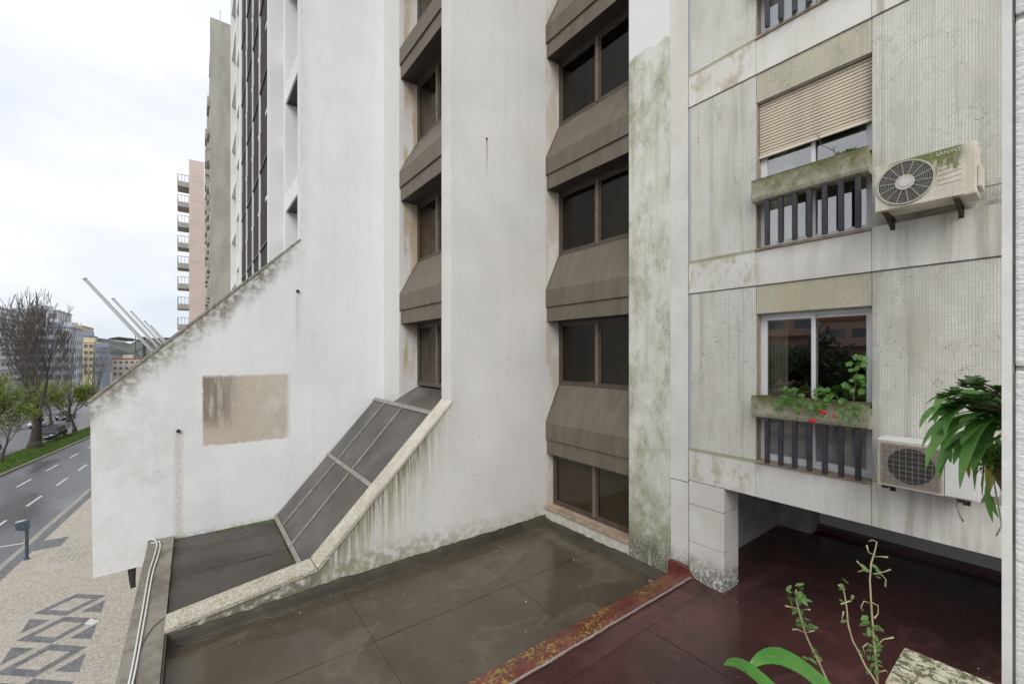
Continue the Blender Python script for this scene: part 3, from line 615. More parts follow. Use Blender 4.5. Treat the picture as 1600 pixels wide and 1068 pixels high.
# bay 2 (shallow bay between the fins)
for i, b in enumerate(LV[1:]):
    spandrel(4.03, 7.551, 9.849, b, .46)
for b in LV[0:]:
    z0 = b+1.53 if b > -2 else -.76
    win(4.50, 7.551, 9.849, z0, b+2.99, [8.78], M['glass_b'])
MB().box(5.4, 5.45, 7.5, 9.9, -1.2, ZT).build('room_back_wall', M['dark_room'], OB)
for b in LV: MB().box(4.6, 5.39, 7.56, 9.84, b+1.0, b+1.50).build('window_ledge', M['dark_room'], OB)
# sloping skylight
SK = MB().prism([(1.52, -3.74), (3.80, -1.245), (4.0, -1.245), (1.9, -3.74)], 7.552, 10.898).build('skylight', M['bronze_dark'], OB)
def sl(t): return 1.52+2.28*t, -3.70+2.52*t
ycol = [10.89, 10.08, 9.0, 7.56]; rows = [(0.02, .485), (.515, .985)]
for (a, b) in rows:
    for i in range(3):
        (xa, za), (xb, zb) = sl(a), sl(b); y1, y0 = ycol[i]-.03, ycol[i+1]+.03; nx, nz_ = -.74*.03, .67*.03
        MB().prism([(xa, za), (xb, zb), (xb+nx, zb+nz_), (xa+nx, za+nz_)], y0, y1).build('pane', M['skypane'], SK)
for q in (10.08, 9.0):
    for (a, b) in rows:
        (xa, za), (xb, zb) = sl(a), sl(b); nx, nz_ = -.74*.05, .67*.05
        MB().prism([(xa, za), (xb, zb), (xb+nx, zb+nz_), (xa+nx, za+nz_)], q-.028, q+.028).build('glazing_bar', M['skybar'], SK)
for (a, b) in ((-.005, .02), (.487, .513), (.985, 1.012)):
    (xa, za), (xb, zb) = sl(a), sl(b); nx, nz_ = -.74*.055, .67*.055
    MB().prism([(xa, za), (xb, zb), (xb+nx, zb+nz_), (xa+nx, za+nz_)], 7.553, 10.897).build('glazing_bar', M['skybar'], SK)
MB().prism([(3.84, -1.16), (4.50, -.80), (4.50, -.86), (3.86, -1.25)], 7.552, 9.848).build('skylight_apron', M['skypane'], OB)
# --- the tower of the same building further along the avenue
TW = ZT+22
def tfin(name, y0, y1, x0, x1, mat=None): return MB().box(x0, x1, y0, y1, -9.5, TW).build(name, mat or M['render'], OB)
MB().box(4.5, 14, 11.31, 33.5, -10, TW).build('tower_core', M['render'], OB)
MB().box(7.85, 14, 4.9, 11.3, -4.0, TW).build('rear_block', M['render'], OB)
tfin('tower_fin', 13.05, 13.32, 2.05, 4.5); tfin('tower_fin', 16.25, 16.55, 2.05, 4.5)
tfin('tower_fin', 26.0, 27.0, 2.02, 4.5); tfin('tower_fin', 29.2, 29.5, 2.05, 4.5); tfin('tower_fin', 33.0, 33.4, 2.03, 4.5)
for i in range(-4, 11):
    zb = 3.94+2.99*i
    MB().box(2.06, 2.75, 11.31, 13.049, zb, zb+.46).build('balcony_beam', M['render'], OB)
    MB().box(2.10, 4.49, 11.312, 13.047, zb-.006, zb-.002).build('soffit', M['bronze_dark'], OB); MB().box(2.70, 4.49, 13.322, 16.247, zb+.094, zb+.098).build('soffit', M['bronze_dark'], OB)  # dark undersides below the beams, the shade of the deep recess put into their colour
    MB().box(2.75, 4.5, 11.31, 13.049, zb+.02, zb+.2).build('balcony_floor', M['concrete'], OB)
    MB().box(2.66, 3.2, 13.321, 16.249, zb+.1, zb+.55).build('balcony_beam', M['render'], OB)
    MB().box(2.06, 2.8, 27.001, 29.199, zb+.9, zb+1.45).build('balcony_beam', M['render'], OB)
    MB().box(2.06, 2.8, 29.501, 32.999, zb+.3, zb+.8).build('balcony_beam', M['render'], OB)
ys = [16.55, 18.6, 20.9, 23.4, 26.0]
for j in range(4):
    if j: MB().box(2.03, 2.6, ys[j]-.05, ys[j]+.05, -9.5, TW).build('curtain_fin', M['render'], OB)
    for i in range(-4, 11):
        zb = 3.94+2.99*i+j*.0
        MB().box(2.07, 2.5, ys[j]+.05, ys[j+1]-.05, zb, zb+1.45).build('brown_panel', M['curtain_brown'], OB)
        w = MB().box(2.085, 2.5, ys[j]+.05, ys[j+1]-.05, zb+1.452, zb+2.988).build('tower_window', M['curtain_pane'], OB)
        MB().box(2.045, 2.5, ys[j]+.052, ys[j]+.42, zb+1.40, zb+1.52).build('sill_bracket', M['render'], OB)
        MB().box(2.04, 2.5, ys[j]+.052, ys[j+1]-.052, zb-.06, zb+.02).build('panel_joint', M['bronze_dark'], OB)
# ------------------------------------------------------------------ block of flats on the right
AB = thing('apartment_building', (7, 1.5, -3.6), 'block of flats clad in small mosaic tiles and pale stone bands', 'building')
FX = 6.39
Y0 = -2.6
bands = [-2.02+3*i for i in range(-0, 4)]
ops = [(-1.5+3*i, .57+3*i) for i in range(3)]
# structural wall behind the cladding, with openings
m = MB()
m.box(6.42, 6.62, 2.672, 3.69, -2.0, 8.0).box(6.42, 6.62, Y0, 1.388, -2.0, 8.0)
for (a, b) in zip([-2.0]+[o[1]+.0 for o in ops], [o[0]-.04 for o in ops]+[8.0]): m.box(6.42, 6.62, 1.388, 2.672, a, b)
m.build('wall_core', M['concrete'], AB)
for i, zb in enumerate(bands):
    for (a, b) in ((2.674, 3.688), (1.392, 2.670), (Y0, 1.388)):
        top = zb+.52 if not (a > 1.39 and b < 2.68) else zb+.48
        MB().box(6.385, 6.43, a, b, zb, top).build('stone_band', M['band'], AB, bevel=.004)
    MB().box(6.39, 10.6, Y0, 3.7, zb+.02, zb+.22).build('floor_slab', M['room'], AB)
    if i < 3:
        MB().box(6.402, 6.43, 2.676, 3.655, zb+.525, zb+2.985).build('tile_panel', M['tile'], AB)
        MB().box(6.402, 6.43, Y0, 1.386, zb+.525, zb+2.985).build('tile_panel', M['tile'], AB)
        MB().box(6.405, 6.44, 1.392, 2.670, zb+2.60, zb+2.985).build('lintel_panel', M['tile_y'], AB)
        MB().box(6.40, 6.43, 3.657, 3.686, zb+.525, zb+2.985).build('joint_strip', M['bg'], AB)
MB().box(6.392, 6.43, Y0, .62, 1.70, 1.76).build('ledge', M['band'], AB)
MB().box(6.388, 6.62, 3.70, 4.018, -2.06, 8).build('end_strip', M['pier'], AB)
MB().box(6.40, 6.62, 3.70, 4.017, -3.62, -2.075).build('end_strip', M['pier'], AB)
MB().box(6.41, 6.6, 3.685, 3.70, -3.6, 8).build('movement_joint', M['black'], AB)
for (a, b) in ((-3.64, -3.005), (-2.995, -2.405), (-2.395, -2.03)):
    MB().box(6.39, 6.84, 3.12, 3.684, a, b).build('pier_slab', M['pier'], AB, bevel=.003)
# space under the flats
MB().box(6.84, 10.4, 3.7, 3.8, -3.62, -2.0).build('passage_side_wall', M['passage'], AB)
MB().box(10.4, 10.5, Y0, 3.8, -3.62, -2.0).build('passage_back_wall', M['bw'], AB)
MB().box(9.9, 10.39, 3.1, 3.69, -3.62, -2.0).build('passage_column', M['passage'], AB)
MB().box(10.2, 10.395, Y0, 3.09, -3.62, -3.5).build('passage_kerb', M['redroof'], AB)
MB().box(10.6, 10.7, Y0, 3.9, -2, 8).build('rear_wall', M['room'], AB); MB().box(6.63, 10.6, 3.71, 3.9, -2, 8).build('side_wall', M['room'], AB)
MB().box(6.3, 10.8, Y0-.1, 4.0, 8.0, 8.2).build('floor_slab', M['room'], AB)
MB().box(6.4, 10.7, Y0-.12, Y0-.02, -3.6, 8.0).build('side_wall', M['room'], AB)
# red roof
RR = MB().box(-.2, 10.4, -2.6, 3.62, -3.9, -3.606).build('red_roof', M['redroof'], AB)
for (a, b) in ((-.2, 2.35), (2.36, 4.76), (4.77, 7.2), (7.21, 10.19)):
    for (c_, d_) in ((-2.6, -.9), (-.89, 1.2), (1.21, 3.33)): roof_sheet(a, b, c_, d_, -3.603+.002*random.random(), M['redroof'], RR)
MB().box(6.35, 10.5, 3.621, 3.86, -3.9, -3.61).build('roof_edge', M['redroof'], RR)
MB().prism([(3.34, -3.602), (3.60, -3.56), (3.62, -3.60)], -.2, 6.38, 'x').build('roof_lap', M['redroof'], RR)
RK = MB().prism([(3.60, -3.62), (3.60, -3.53), (3.68, -3.50), (3.90, -3.53), (3.985, -3.62), (4.01, -3.86), (3.60, -3.86)], -.28, 6.384, 'x').build('red_kerb', M['redkerb'], AB, smooth=False)
MB().prism([(3.67, -3.80), (3.67, -3.40), (4.0, -3.40), (4.012, -3.46), (4.012, -3.80)], 6.30, 6.386, 'x').build('kerb_upstand', M['redkerb'], RK, bevel=.02)
r = random.Random(2); MB().tube([(-.2+i*.11, 3.60+r.uniform(-.008, .008), -3.528+r.uniform(-.004, .004)) for i in range(60)], .013, 5).build('sealant_line', M['grey_line'], RK)
# windows
def aluwin(z0, z1):
    X = 6.53; w = MB(); fr = .045
    w.box(X, X+.08, 1.392, 2.668, z0, z0+fr).box(X, X+.08, 1.392, 2.668, z1-fr, z1).box(X, X+.08, 1.392, 1.392+fr, z0+fr, z1-fr).box(X, X+.08, 2.668-fr, 2.668, z0+fr, z1-fr)
    w = w.build('window', M['alu'], AB)
    for (a, b, dx) in ((2.0, 2.668-fr, 0), (1.392+fr, 2.06, .035)):
        s = MB(); t = .042
        s.box(X+.005+dx, X+.038+dx, a, b, z0+fr, z0+fr+t).box(X+.005+dx, X+.038+dx, a, b, z1-fr-t, z1-fr).box(X+.005+dx, X+.038+dx, a, a+t, z0+fr+t, z1-fr-t).box(X+.005+dx, X+.038+dx, b-t, b, z0+fr+t, z1-fr-t)
        s.build('sash', M['alu'], w); MB().box(X+.018+dx, X+.023+dx, a+t, b-t, z0+fr+t, z1-fr-t).build('pane', M['glass'], w)
    MB().box(6.44, 6.53, 2.662, 2.671, z0, z1).build('reveal', M['sill'], w); MB().box(6.44, 6.53, 1.389, 1.398, z0, z1).build('reveal', M['sill'], w)
    return w
def trough(z):      # concrete planter rail with rounded lower edge
    P = [(6.25, z+.31), (6.25, z+.06), (6.265, z+.02), (6.30, z), (6.42, z), (6.46, z+.03), (6.46, z+.31), (6.43, z+.31), (6.43, z+.24), (6.28, z+.24), (6.28, z+.31)]
    m = MB(); b = MB().prism(P, 1.385, 2.675); return b.build('planter_rail', M['moss'], AB, bevel=.006)
def bars(z0, z1):
    for j in range(7):
        yy = 2.49-j*.1655; MB().box(6.285, 6.335, yy-.027, yy+.027, z0+.004, z1+.01).build('baluster', M['baluster'], AB, bevel=.005)
for i, (a, b) in enumerate(ops):
    aluwin(a+.003, b)
    MB().box(6.365, 6.53, 1.388, 2.674, a-.035, a).build('window_sill', M['sill'], AB, bevel=.006)
    trough(a+.62); bars(a, a+.62)
for j in range(9):   # net curtains and drapes inside
    pass
def drape(y0, y1, z0, z1, X, mat, amp=.02, n=40):
    m = MB()
    for i in range(n+1):
        yy = y0+(y1-y0)*i/n; xx = X+amp*math.sin(i*1.3)+amp*.4*math.sin(i*2.9); m.v += [(xx, yy, z0), (xx, yy, z1)]
    for i in range(n): m.f.append((2*i, 2*i+2, 2*i+3, 2*i+1))
    return m.build('curtain', mat, AB, smooth=True)
drape(2.38, 2.66, -1.48, .55, 6.72, M['curtain']); drape(1.4, 2.66, -1.48, -.80, 6.625, M['blind'], .004)
drape(2.3, 2.66, 1.52, 3.55, 6.74, M['blind']); drape(1.4, 1.6, 1.52, 3.55, 6.74, M['blind']); drape(1.4, 2.66, 4.5, 6.5, 6.74, M['blind'])
# roller shutter with single slats
sh = MB().box(6.47, 6.50, 1.40, 2.66, 2.795, 2.83).build('roller_shutter', M['shutter'], AB)
n = 17; pitch = (3.568-2.832)/n
src = None
for j in range(n):
    z = 2.832+j*pitch
    if src is None:
        src = MB().prism([(6.488, .003), (6.476, .006), (6.471, pitch*.5), (6.476, pitch-.010), (6.488, pitch-.006), (6.492, pitch-.006), (6.492, .003)], 1.405, 2.655).build('slat', M['shutter'], sh); src.location.z += z; WL[src.name] = Vector((0, 0, z))
    else: inst(src, 'slat', (0, 0, z), sh)
MB().box(6.495, 6.50, 1.40, 2.66, 2.83, 3.57).build('backing', M['ac_line'], sh)
# ------------------------------------------------------------------ near pier of the viewer's own building and planter edge
NP = thing('stone_pier', (2.2, -.5, -3.6), 'rough white rendered pier close by at the right edge', 'pier')
MB().box(2.0, 2.45, .1, .121, -3.602, 6).build('smooth_edge', M['jamb_s'], NP)
MB().box(2.004, 2.45, .095, .10, -3.602, 6).build('joint', M['parapet_edge'], NP)
MB().box(2.010, 2.44, -1.59, .093, -3.602, 5.99).build('joint_backing', M['concrete'], NP)
for (a, b) in ((-3.602, -2.12), (-2.10, -.05), (-.035, 1.015), (1.035, 2.08), (2.1, 3.6), (3.61, 6)):
    MB().box(1.998, 2.45, -1.6, .094, a, b).build('render_panel', M['jamb'], NP, bevel=.006)
PW = thing('planter_wall', (.6, .2, -1.9), 'low concrete planter wall with a lichen covered end stone under the viewer', 'planter')
MB().box(1.52, 1.755, -.5, .305, -1.2, -.90).build('end_stone', M['lichen'], PW, bevel=.012)
MB().box(-.6, 1.515, .22, .30, -1.6, -1.03).build('front_wall', M['concrete'], PW)
MB().box(-.6, 1.515, -.10, -.02, -1.6, -1.03).build('back_wall', M['concrete'], PW)
MB().box(-.6, 1.76, -.5, .30, -1.9, -1.6).build('base', M['concrete'], PW)
MB().box(-.6, 1.515, -.02, .22, -1.6, -1.07).build('soil', M['soil'], PW)
MB().box(-.4, 1.7, -.4, .2, -3.602, -1.9).build('support', M['concrete'], PW)
# ------------------------------------------------------------------ air conditioners
def rings(m, c, radii, r, n=28):
    for q in radii: m.tube([(c[0], c[1]+q*math.cos(2*math.pi*i/n), c[2]+q*math.sin(2*math.pi*i/n)) for i in range(n+1)], r, 4, False)
A1 = thing('air_conditioner', (6.15, .9, 1.55), 'cream air conditioner with round spoked fan grille and moss along its top', 'air conditioner', 'air conditioners on the flats')
X = 6.0
cs = MB().box(X+.012, X+.30, .52, 1.28, 1.555, 2.065).build('casing', M['ac_cream'], A1, bevel=.012)
MB().box(X, X+.02, .60, 1.275, 1.565, 2.06).build('front_panel', M['ac_cream'], A1, bevel=.006)
MB().box(X+.03, X+.28, .49, .519, 1.62, 1.83).build('side_cover', M['ac_cream'], A1, bevel=.008)
fc = (X-.004, 1.03, 1.815)
def discx(x0, x1, c, r, n=32): 
    m = MB(); return m.tube([(x0, c[1], c[2]), (x1, c[1], c[2])], r, n)
discx(X-.003, X+.01, fc, .222).build('fan_opening', M['ac_dark'], A1)
m = MB(); rings(m, (X-.012, fc[1], fc[2]), [.224, .218], .006, 40); m.build('grille_rim', M['ac_beige'], A1, smooth=True)
m = MB(); rings(m, (X-.012, fc[1], fc[2]), [.09+.014*i for i in range(9)], .0018, 32); m.build('grille_rings', M['wire'], A1, smooth=True)
for i in range(14):
    a = 2*math.pi*i/14+.1; MB().tube([(X-.014, fc[1]+.07*math.cos(a), fc[2]+.07*math.sin(a)), (X-.014, fc[1]+.22*math.cos(a), fc[2]+.22*math.sin(a))], .0032, 4).build('grille_spoke', M['wire'], A1)
discx(X-.022, X-.005, fc, .078).build('grille_hub', M['ac_beige'], A1); discx(X-.026, X-.021, fc, .045).build('hub_badge', M['ac_white'], A1)
for i in range(6):
    z = 1.70+i*.048; MB().prism([(.785, z), (.62, z+.012+i*.004), (.62, z+.018+i*.004), (.785, z+.006)], X-.002, X+.01, 'x').build('groove', M['ac_line'], A1)
def lettering(txt, size, parent, mat, loc, rot, ext=.001):
    cu = bpy.data.curves.new('lettering', 'FONT'); cu.body = txt; cu.size = size; cu.extrude = ext; cu.resolution_u = 2
    ob = bpy.data.objects.new('tmp', cu); COL.objects.link(ob); dg = bpy.context.evaluated_depsgraph_get(); me = bpy.data.meshes.new_from_object(ob.evaluated_get(dg)); bpy.data.objects.remove(ob)
    me.transform(Matrix.Translation(loc) @ rot); me.materials.clear(); me.materials.append(mat); o = bpy.data.objects.new('lettering', me); COL.objects.link(o); o.parent = parent; o.location = -WL[parent.name]; WL[o.name] = Vector((0, 0, 0)); return o
ROTX = Matrix(((0, 0, -1, 0), (-1, 0, 0, 0), (0, 1, 0, 0), (0, 0, 0, 1)))      # text reading towards -Y, facing -X
lettering('SANYO', .052, A1, M['letters'], Vector((X-.003, .80, 2.0)), ROTX)
for yy in (.66, 1.2):
    b = MB().prism([(X+.0, 1.553), (X+.40, 1.553), (X+.40, 1.535), (X+.0, 1.535)], yy-.02, yy+.02).prism([(X+.38, 1.535), (X+.40, 1.535), (X+.40, 1.42), (X+.38, 1.42)], yy-.02, yy+.02).prism([(X+.03, 1.535), (X+.06, 1.535), (X+.39, 1.44), (X+.39, 1.42)], yy-.014, yy+.014)
    b.build('bracket', M['rust'], A1)
A2 = thing('air_conditioner', (6.15, .9, -1.43), 'white air conditioner with square wire grille behind the hanging plant', 'air conditioner', 'air conditioners on the flats')
cs = MB().box(X+.012, X+.30, .50, 1.26, -1.425, -.915).build('casing', M['ac_white'], A2, bevel=.012)
MB().box(X, X+.02, .74, 1.255, -1.42, -.925).build('front_surround', M['ac_beige'], A2, bevel=.006)
MB().box(X-.004, X+.01, .76, 1.23, -1.395, -.955).build('coil_face', M['ac_coil'], A2)
c2 = (X-.006, .985, -1.175); discx(X-.008, X+.01, c2, .185).build('fan_opening', M['ac_dark'], A2)
m = MB()
for i in range(26): m.tube([(X-.013, .765, -1.385+i*.0165), (X-.013, 1.225, -1.385+i*.0165)], .0011, 4)
m.build('fine_wires', M['ac_fin'], A2)
for i in range(10): MB().tube([(X-.018, .772+i*.05, -1.39), (X-.018, .772+i*.05, -.96)], .0015, 4).build('grille_wire', M['wire2'], A2)
for i in range(9): MB().tube([(X-.020, .765, -1.385+i*.0525), (X-.020, 1.227, -1.385+i*.0525)], .0015, 4).build('grille_wire', M['wire2'], A2)
for i in range(6): MB().box(X-.002, X+.01, .56, .72, -1.37+i*.062, -1.364+i*.062).build('groove', M['ac_line'], A2)
MB().box(X-.003, X+.014, .535, .735, -1.41, -.93).build('side_panel', M['ac_white'], A2, bevel=.004)
MB().box(X-.006, X-.002, .60, .72, -1.0, -.985).build('sticker', M['teal'], A2)
for yy in (.62, 1.2):
    MB().prism([(X+.02, -1.427), (X+.40, -1.427), (X+.40, -1.56), (X+.38, -1.56), (X+.37, -1.46), (X+.02, -1.455)], yy-.025, yy+.025).build('bracket', M['black'], A2)
MB().tube([(6.1, .66, -1.425), (6.09, .66, -1.52), (6.1, .64, -1.60), (6.12, .62, -1.66)], .009, 6).build('drain_hose', M['hose'], A2, smooth=True)
MB().box(6.30, 6.40, .40, .52, -1.40, -1.30).build('valve_cover', M['ac_white'], A2)

for yy in (.66, 1.2):
    for zz in (1.52, 1.45): MB().tube([(X+.372, yy, zz), (X+.38, yy, zz)], .008, 6).build('bolt', M['rust'], A1)
# ------------------------------------------------------------------ plants
def bez(p0, p1, p2, n):
    p0, p1, p2 = Vector(p0), Vector(p1), Vector(p2); return [p0*(1-t)**2+p1*2*t*(1-t)+p2*t*t for t in [i/n for i in range(n+1)]]
def leafw(n, w, tip=.05): return [w*max(tip, min(1, .45+2.2*t)*min(1, (1-t)*4.5+.05)) for t in [i/n for i in range(n+1)]]
rg = random.Random(11)
# geranium in the lower planter rail
G = thing('geranium', (6.36, 1.62, -.62), 'leggy geranium with red flower heads spilling over the mossy planter rail', 'plant')
m = MB(); lv = MB()
def gstem(pts, r=.006): m.tube(pts, [r*(1-.6*i/(len(pts)-1)) for i in range(len(pts))], 5)
def gleaf(p, r, nrm=None):
    nrm = nrm or Vector((-1+rg.uniform(-.5, .5), rg.uniform(-.6, .6), rg.uniform(.1, .9))); lv.disc(p, nrm, r, 10, .22, 5)
top = bez((6.36, 1.56, -.6), (6.34, 1.53, -.35), (6.33, 1.50, -.02), 8); gstem(top)
for i, p in enumerate(top[2:]):
    for k_ in range(3):
        q = p+Vector((rg.uniform(-.07, .01), rg.uniform(-.085, .085), rg.uniform(-.03, .03))); gstem([p, q], .003); gleaf(q, rg.uniform(.018, .042))
for (a, b, c_) in (((6.35, 1.62, -.6), (6.2, 1.75, -.48), (6.19, 1.85, -.72)), ((6.35, 1.6, -.6), (6.2, 1.58, -.5), (6.19, 1.62, -.78)), ((6.35, 1.66, -.6), (6.18, 1.80, -.52), (6.18, 1.98, -.70)), ((6.35, 1.5, -.6), (6.2, 1.48, -.52), (6.2, 1.47, -.80)), ((6.36, 1.66, -.6), (6.3, 1.8, -.38), (6.26, 1.87, -.50))):
    ps = bez(a, b, c_, 7); gstem(ps, .005)
    for p in ps[3:]:
        for _ in range(2):
            q = p+Vector((rg.uniform(-.05, 0), rg.uniform(-.06, .06), rg.uniform(-.05, .04))); gstem([p, q], .0025); gleaf(q, rg.uniform(.014, .036))
m.build('stems', M['stem_g'], G, smooth=True); lv.build('leaves', M['gera'], G, smooth=True)
for c_ in ((6.10, 1.79, -.70), (6.10, 1.90, -.82), (6.19, 1.68, -.74)):
    fl = MB(); nn = 42 if c_[2] != -.74 else 10
    for i in range(nn):
        a = rg.uniform(0, 6.28); b = rg.uniform(-1, 1); rr = .040*rg.uniform(.5, 1); q = Vector(c_)+Vector((math.cos(a)*math.sqrt(1-b*b), math.sin(a)*math.sqrt(1-b*b), b*.75))*rr; fl.disc(q, q-Vector(c_)+Vector((-.01, 0, .005)), .011, 6, .2)
    fl.build('flower_head', M['petal'], G, smooth=True)
P2 = thing('trailing_plant', (6.36, 2.2, -.62), 'thin leggy trailing plant left of the geranium on the planter rail', 'plant')
m = MB(); lv = MB()
for i in range(7):
    s = (6.36, 2.15+rg.uniform(-.12, .12), -.6); e = (6.2+rg.uniform(-.02, .03), 2.05+rg.uniform(-.25, .28), rg.uniform(-.9, -.62) if i < 5 else -.45); ps = bez(s, (6.22, (s[1]+e[1])/2, -.45+rg.uniform(-.05, .06)), e, 7); gstem(ps, .004)
    for p in ps[2:]:
        for _ in range(2): lv.disc(p+Vector((rg.uniform(-.04, 0), rg.uniform(-.045, .045), rg.uniform(-.04, .04))), Vector((-1, rg.uniform(-.5, .5), rg.uniform(0, .8))), rg.uniform(.012, .028), 7, .2)
m2 = m; m = MB(); gstem(bez((6.37, 2.18, -.6), (6.33, 2.05, -.38), (6.32, 1.78, -.56), 8), .007); gstem(bez((6.37, 1.98, -.6), (6.33, 2.0, -.42), (6.33, 2.05, -.33), 5), .004); m.build('dry_branch', M['stem_d'], P2, smooth=True)
m2.build('stems', M['stem_g'], P2, smooth=True); lv.build('leaves', M['gera'], P2, smooth=True)
# succulent in the upper planter rail
P3 = thing('succulent', (6.36, 1.62, 2.36), 'small spiky succulent with a bent dried flower stalk in the upper rail', 'plant')
m = MB()
for i in range(46):
    a = rg.uniform(0, 6.28); l = rg.uniform(.05, .10); s = Vector((6.34, 1.62+rg.uniform(-.09, .09), 2.42)); e = s+Vector((math.cos(a)*l*.6, math.sin(a)*l*.7, l*.7)); m.ribbon([s, (s+e)/2+Vector((0, 0, .015)), e], [.008, .009, .001])
m.build('leaves', M['jade'], P3, smooth=True); m = MB(); ps = bez((6.34, 1.70, 2.45), (6.32, 1.76, 2.56), (6.3, 1.86, 2.62), 6)+[Vector((6.3, 1.88, 2.70)), Vector((6.29, 1.89, 2.76))]; m.tube(ps, .004, 5)
m.build('flower_stalk', M['stem_d'], P3, smooth=True); m = MB(); m.tube([(6.29, 1.89+.02*math.cos(t), 2.76+.03*math.sin(t)) for t in [i*.7-1.5 for i in range(8)]], .004, 4); m.build('dried_flower', M['pink'], P3, smooth=True)
# hanging basket behind the pier
HB = thing('hanging_basket', (2.70, .12, -.5), 'coir lined hanging basket half hidden behind the white pier', 'basket')
m = MB(); prof = [(.0, -.30), (.09, -.28), (.15, -.20), (.18, -.08), (.185, 0)]
for i, (r_, z_) in enumerate(prof):
    for j in range(20):
        a = 2*math.pi*j/20; w = 1+.06*math.sin(j*5.3+i*2.1); m.v.append((2.72+r_*w*math.cos(a), -.0+r_*w*math.sin(a), -.43+z_+.008*math.sin(j*3.7)))
for i in range(len(prof)-1):
    for j in range(20): m.f.append((i*20+j, i*20+(j+1) % 20, (i+1)*20+(j+1) % 20, (i+1)*20+j))
m.build('coir_liner', M['coir'], HB, smooth=True)
m = MB(); m.tube([(2.72+.19*math.cos(2*math.pi*j/24), -.0+.19*math.sin(2*math.pi*j/24), -.425) for j in range(25)], .004, 5, False); m.tube([(2.72, .19, -.43), (2.72, .185, -.55), (2.72, .165, -.72), (2.72, .18, -.77)], .003, 5); m.build('wire_frame', M['cable'], HB, smooth=True)
MB().tube([(2.449, 0, -.05), (2.55, .0, -.03), (2.72, 0, -.06), (2.72, 0, -.2)], .006, 6).build('bracket', M['black'], HB, smooth=True)
for a in (0, 2.09, 4.19): MB().tube([(2.72, 0, -.2), (2.72+.185*math.cos(a), .185*math.sin(a), -.425)], .002, 4).build('hanger_wire', M['cable'], HB)
MB().tube([(2.72, 0, -.442), (2.72, 0, -.438)], .17, 20).build('soil', M['soil'], HB)
# the strap leaved plant: arching leaves placed by where their tips hang
CL = thing('strap_leaf_plant', (2.72, .03, -.34), 'dark green strap leaved plant arching out of the hanging basket', 'plant')
tips = [((1550, 655), (1470, 600), (1437, 668), .030), ((1560, 660), (1480, 620), (1440, 700), .028), ((1555, 670), (1470, 640), (1447, 730), .027), ((1560, 680), (1490, 650), (1463, 743), .028), ((1565, 690), (1510, 660), (1479, 700), .026),
        ((1562, 660), (1520, 640), (1500, 762), .028), ((1565, 650), (1515, 630), (1512, 697), .028), ((1560, 640), (1500, 590), (1446, 632), .026), ((1560, 625), (1510, 610), (1450, 660), .025), ((1563, 700), (1535, 650), (1527, 722), .030),
        ((1560, 690), (1530, 690), (1520, 735), .022), ((1555, 690), (1525, 760), (1560, 808), .016), ((1553, 690), (1530, 740), (1551, 815), .014), ((1565, 640), (1500, 625), (1470, 650), .027), ((1560, 670), (1500, 640), (1488, 690), .027), ((1565, 655), (1520, 600), (1480, 628), .024), ((1570, 650), (1540, 640), (1500, 660), .03), ((1566, 670), (1500, 650), (1460, 700), .027), ((1560, 640), (1505, 600), (1462, 650), .028), ((1562, 650), (1490, 610), (1455, 690), .028), ((1560, 665), (1515, 655), (1490, 725), .027)]
rt = random.Random(77)
for _ in range(16):
    a, b, c_, w = tips[rt.randrange(11)]; tips.append(((a[0]+rt.uniform(-8, 8), a[1]+rt.uniform(-20, 20)), (b[0]+rt.uniform(-14, 26), b[1]+rt.uniform(-22, 22)), (c_[0]+rt.uniform(2, 46), c_[1]+rt.uniform(-30, 14)), w*rt.uniform(.8, 1.05)))
m = MB()
for i, (a, b, c_, w) in enumerate(tips):
    t = 1.80+.05*math.sin(i*2.3)+.02*(i % 5)
    p0 = Vector((2.70+rg.uniform(-.08, .05), .05+rg.uniform(-.06, .08), -.34)); p1 = atz(a[0], a[1]-25, t+.08); p2 = atz(*b, t-.02); p3 = atz(*c_, t-.06+rg.uniform(-.05, .05))
    n = 18; ps = []
    for j in range(n+1):
        u = j/n; ps.append(p0*(1-u)**3+p1*3*u*(1-u)**2+p2*3*u*u*(1-u)+p3*u**3)
    m.ribbon(ps, [w*.90*max(.10, min(1, .6+1.5*q/n)*min(1, ((1-q/n)*6.5)**.6)) for q in range(n+1)], Vector((.3, .2, 1)), .22)
m.build('leaves', M['strap'], CL, smooth=True)
m = MB(); m.ribbon(bez(atz(1548, 690, 1.85), atz(1550, 720, 1.84), atz(1545, 775, 1.84), 6), leafw(6, .016)); m.ribbon(bez(atz(1508, 700, 1.75), atz(1510, 720, 1.75), atz(1514, 747, 1.75), 6), leafw(6, .010)); m.build('withered_leaves', M['yellow'], CL, smooth=True)
JD = thing('jade_plant', (2.74, .06, -.34), 'dark jade plant with small rounded leaves above the strap leaves', 'plant')
m = MB(); lv = MB()
for (hx, hy, tt) in ((1510, 603, 1.86), (1490, 615, 1.86), (1525, 606, 1.88), (1500, 630, 1.9), (1535, 625, 1.85), (1550, 620, 1.9), (1562, 612, 1.88), (1475, 625, 1.88), (1560, 640, 1.92), (1540, 650, 1.92), (1520, 640, 1.92), (1482, 640, 1.9), (1517, 598, 1.88), (1532, 600, 1.9)):
    e = atz(hx, hy-4, tt-.14); m.tube(bez((2.73, .06, -.34), (2.72, .1, -.2), e, 6), [.006, .005, .005, .004, .004, .003, .003], 5)
    for i in range(14):
        a = rg.uniform(0, 6.28); l = rg.uniform(.026, .044); d_ = Vector((math.cos(a), math.sin(a), rg.uniform(.0, .9))).normalized(); b = e-Vector((0, 0, .02*rg.random())); lv.ribbon([b, b+d_*l*.35, b+d_*l*.75, b+d_*l], [.003, .013, .015, .005], Vector((0, 0, 1)), .3)
m.build('stems', M['stem_d'], JD, smooth=True); lv.build('leaves', M['jade'], JD, smooth=True)
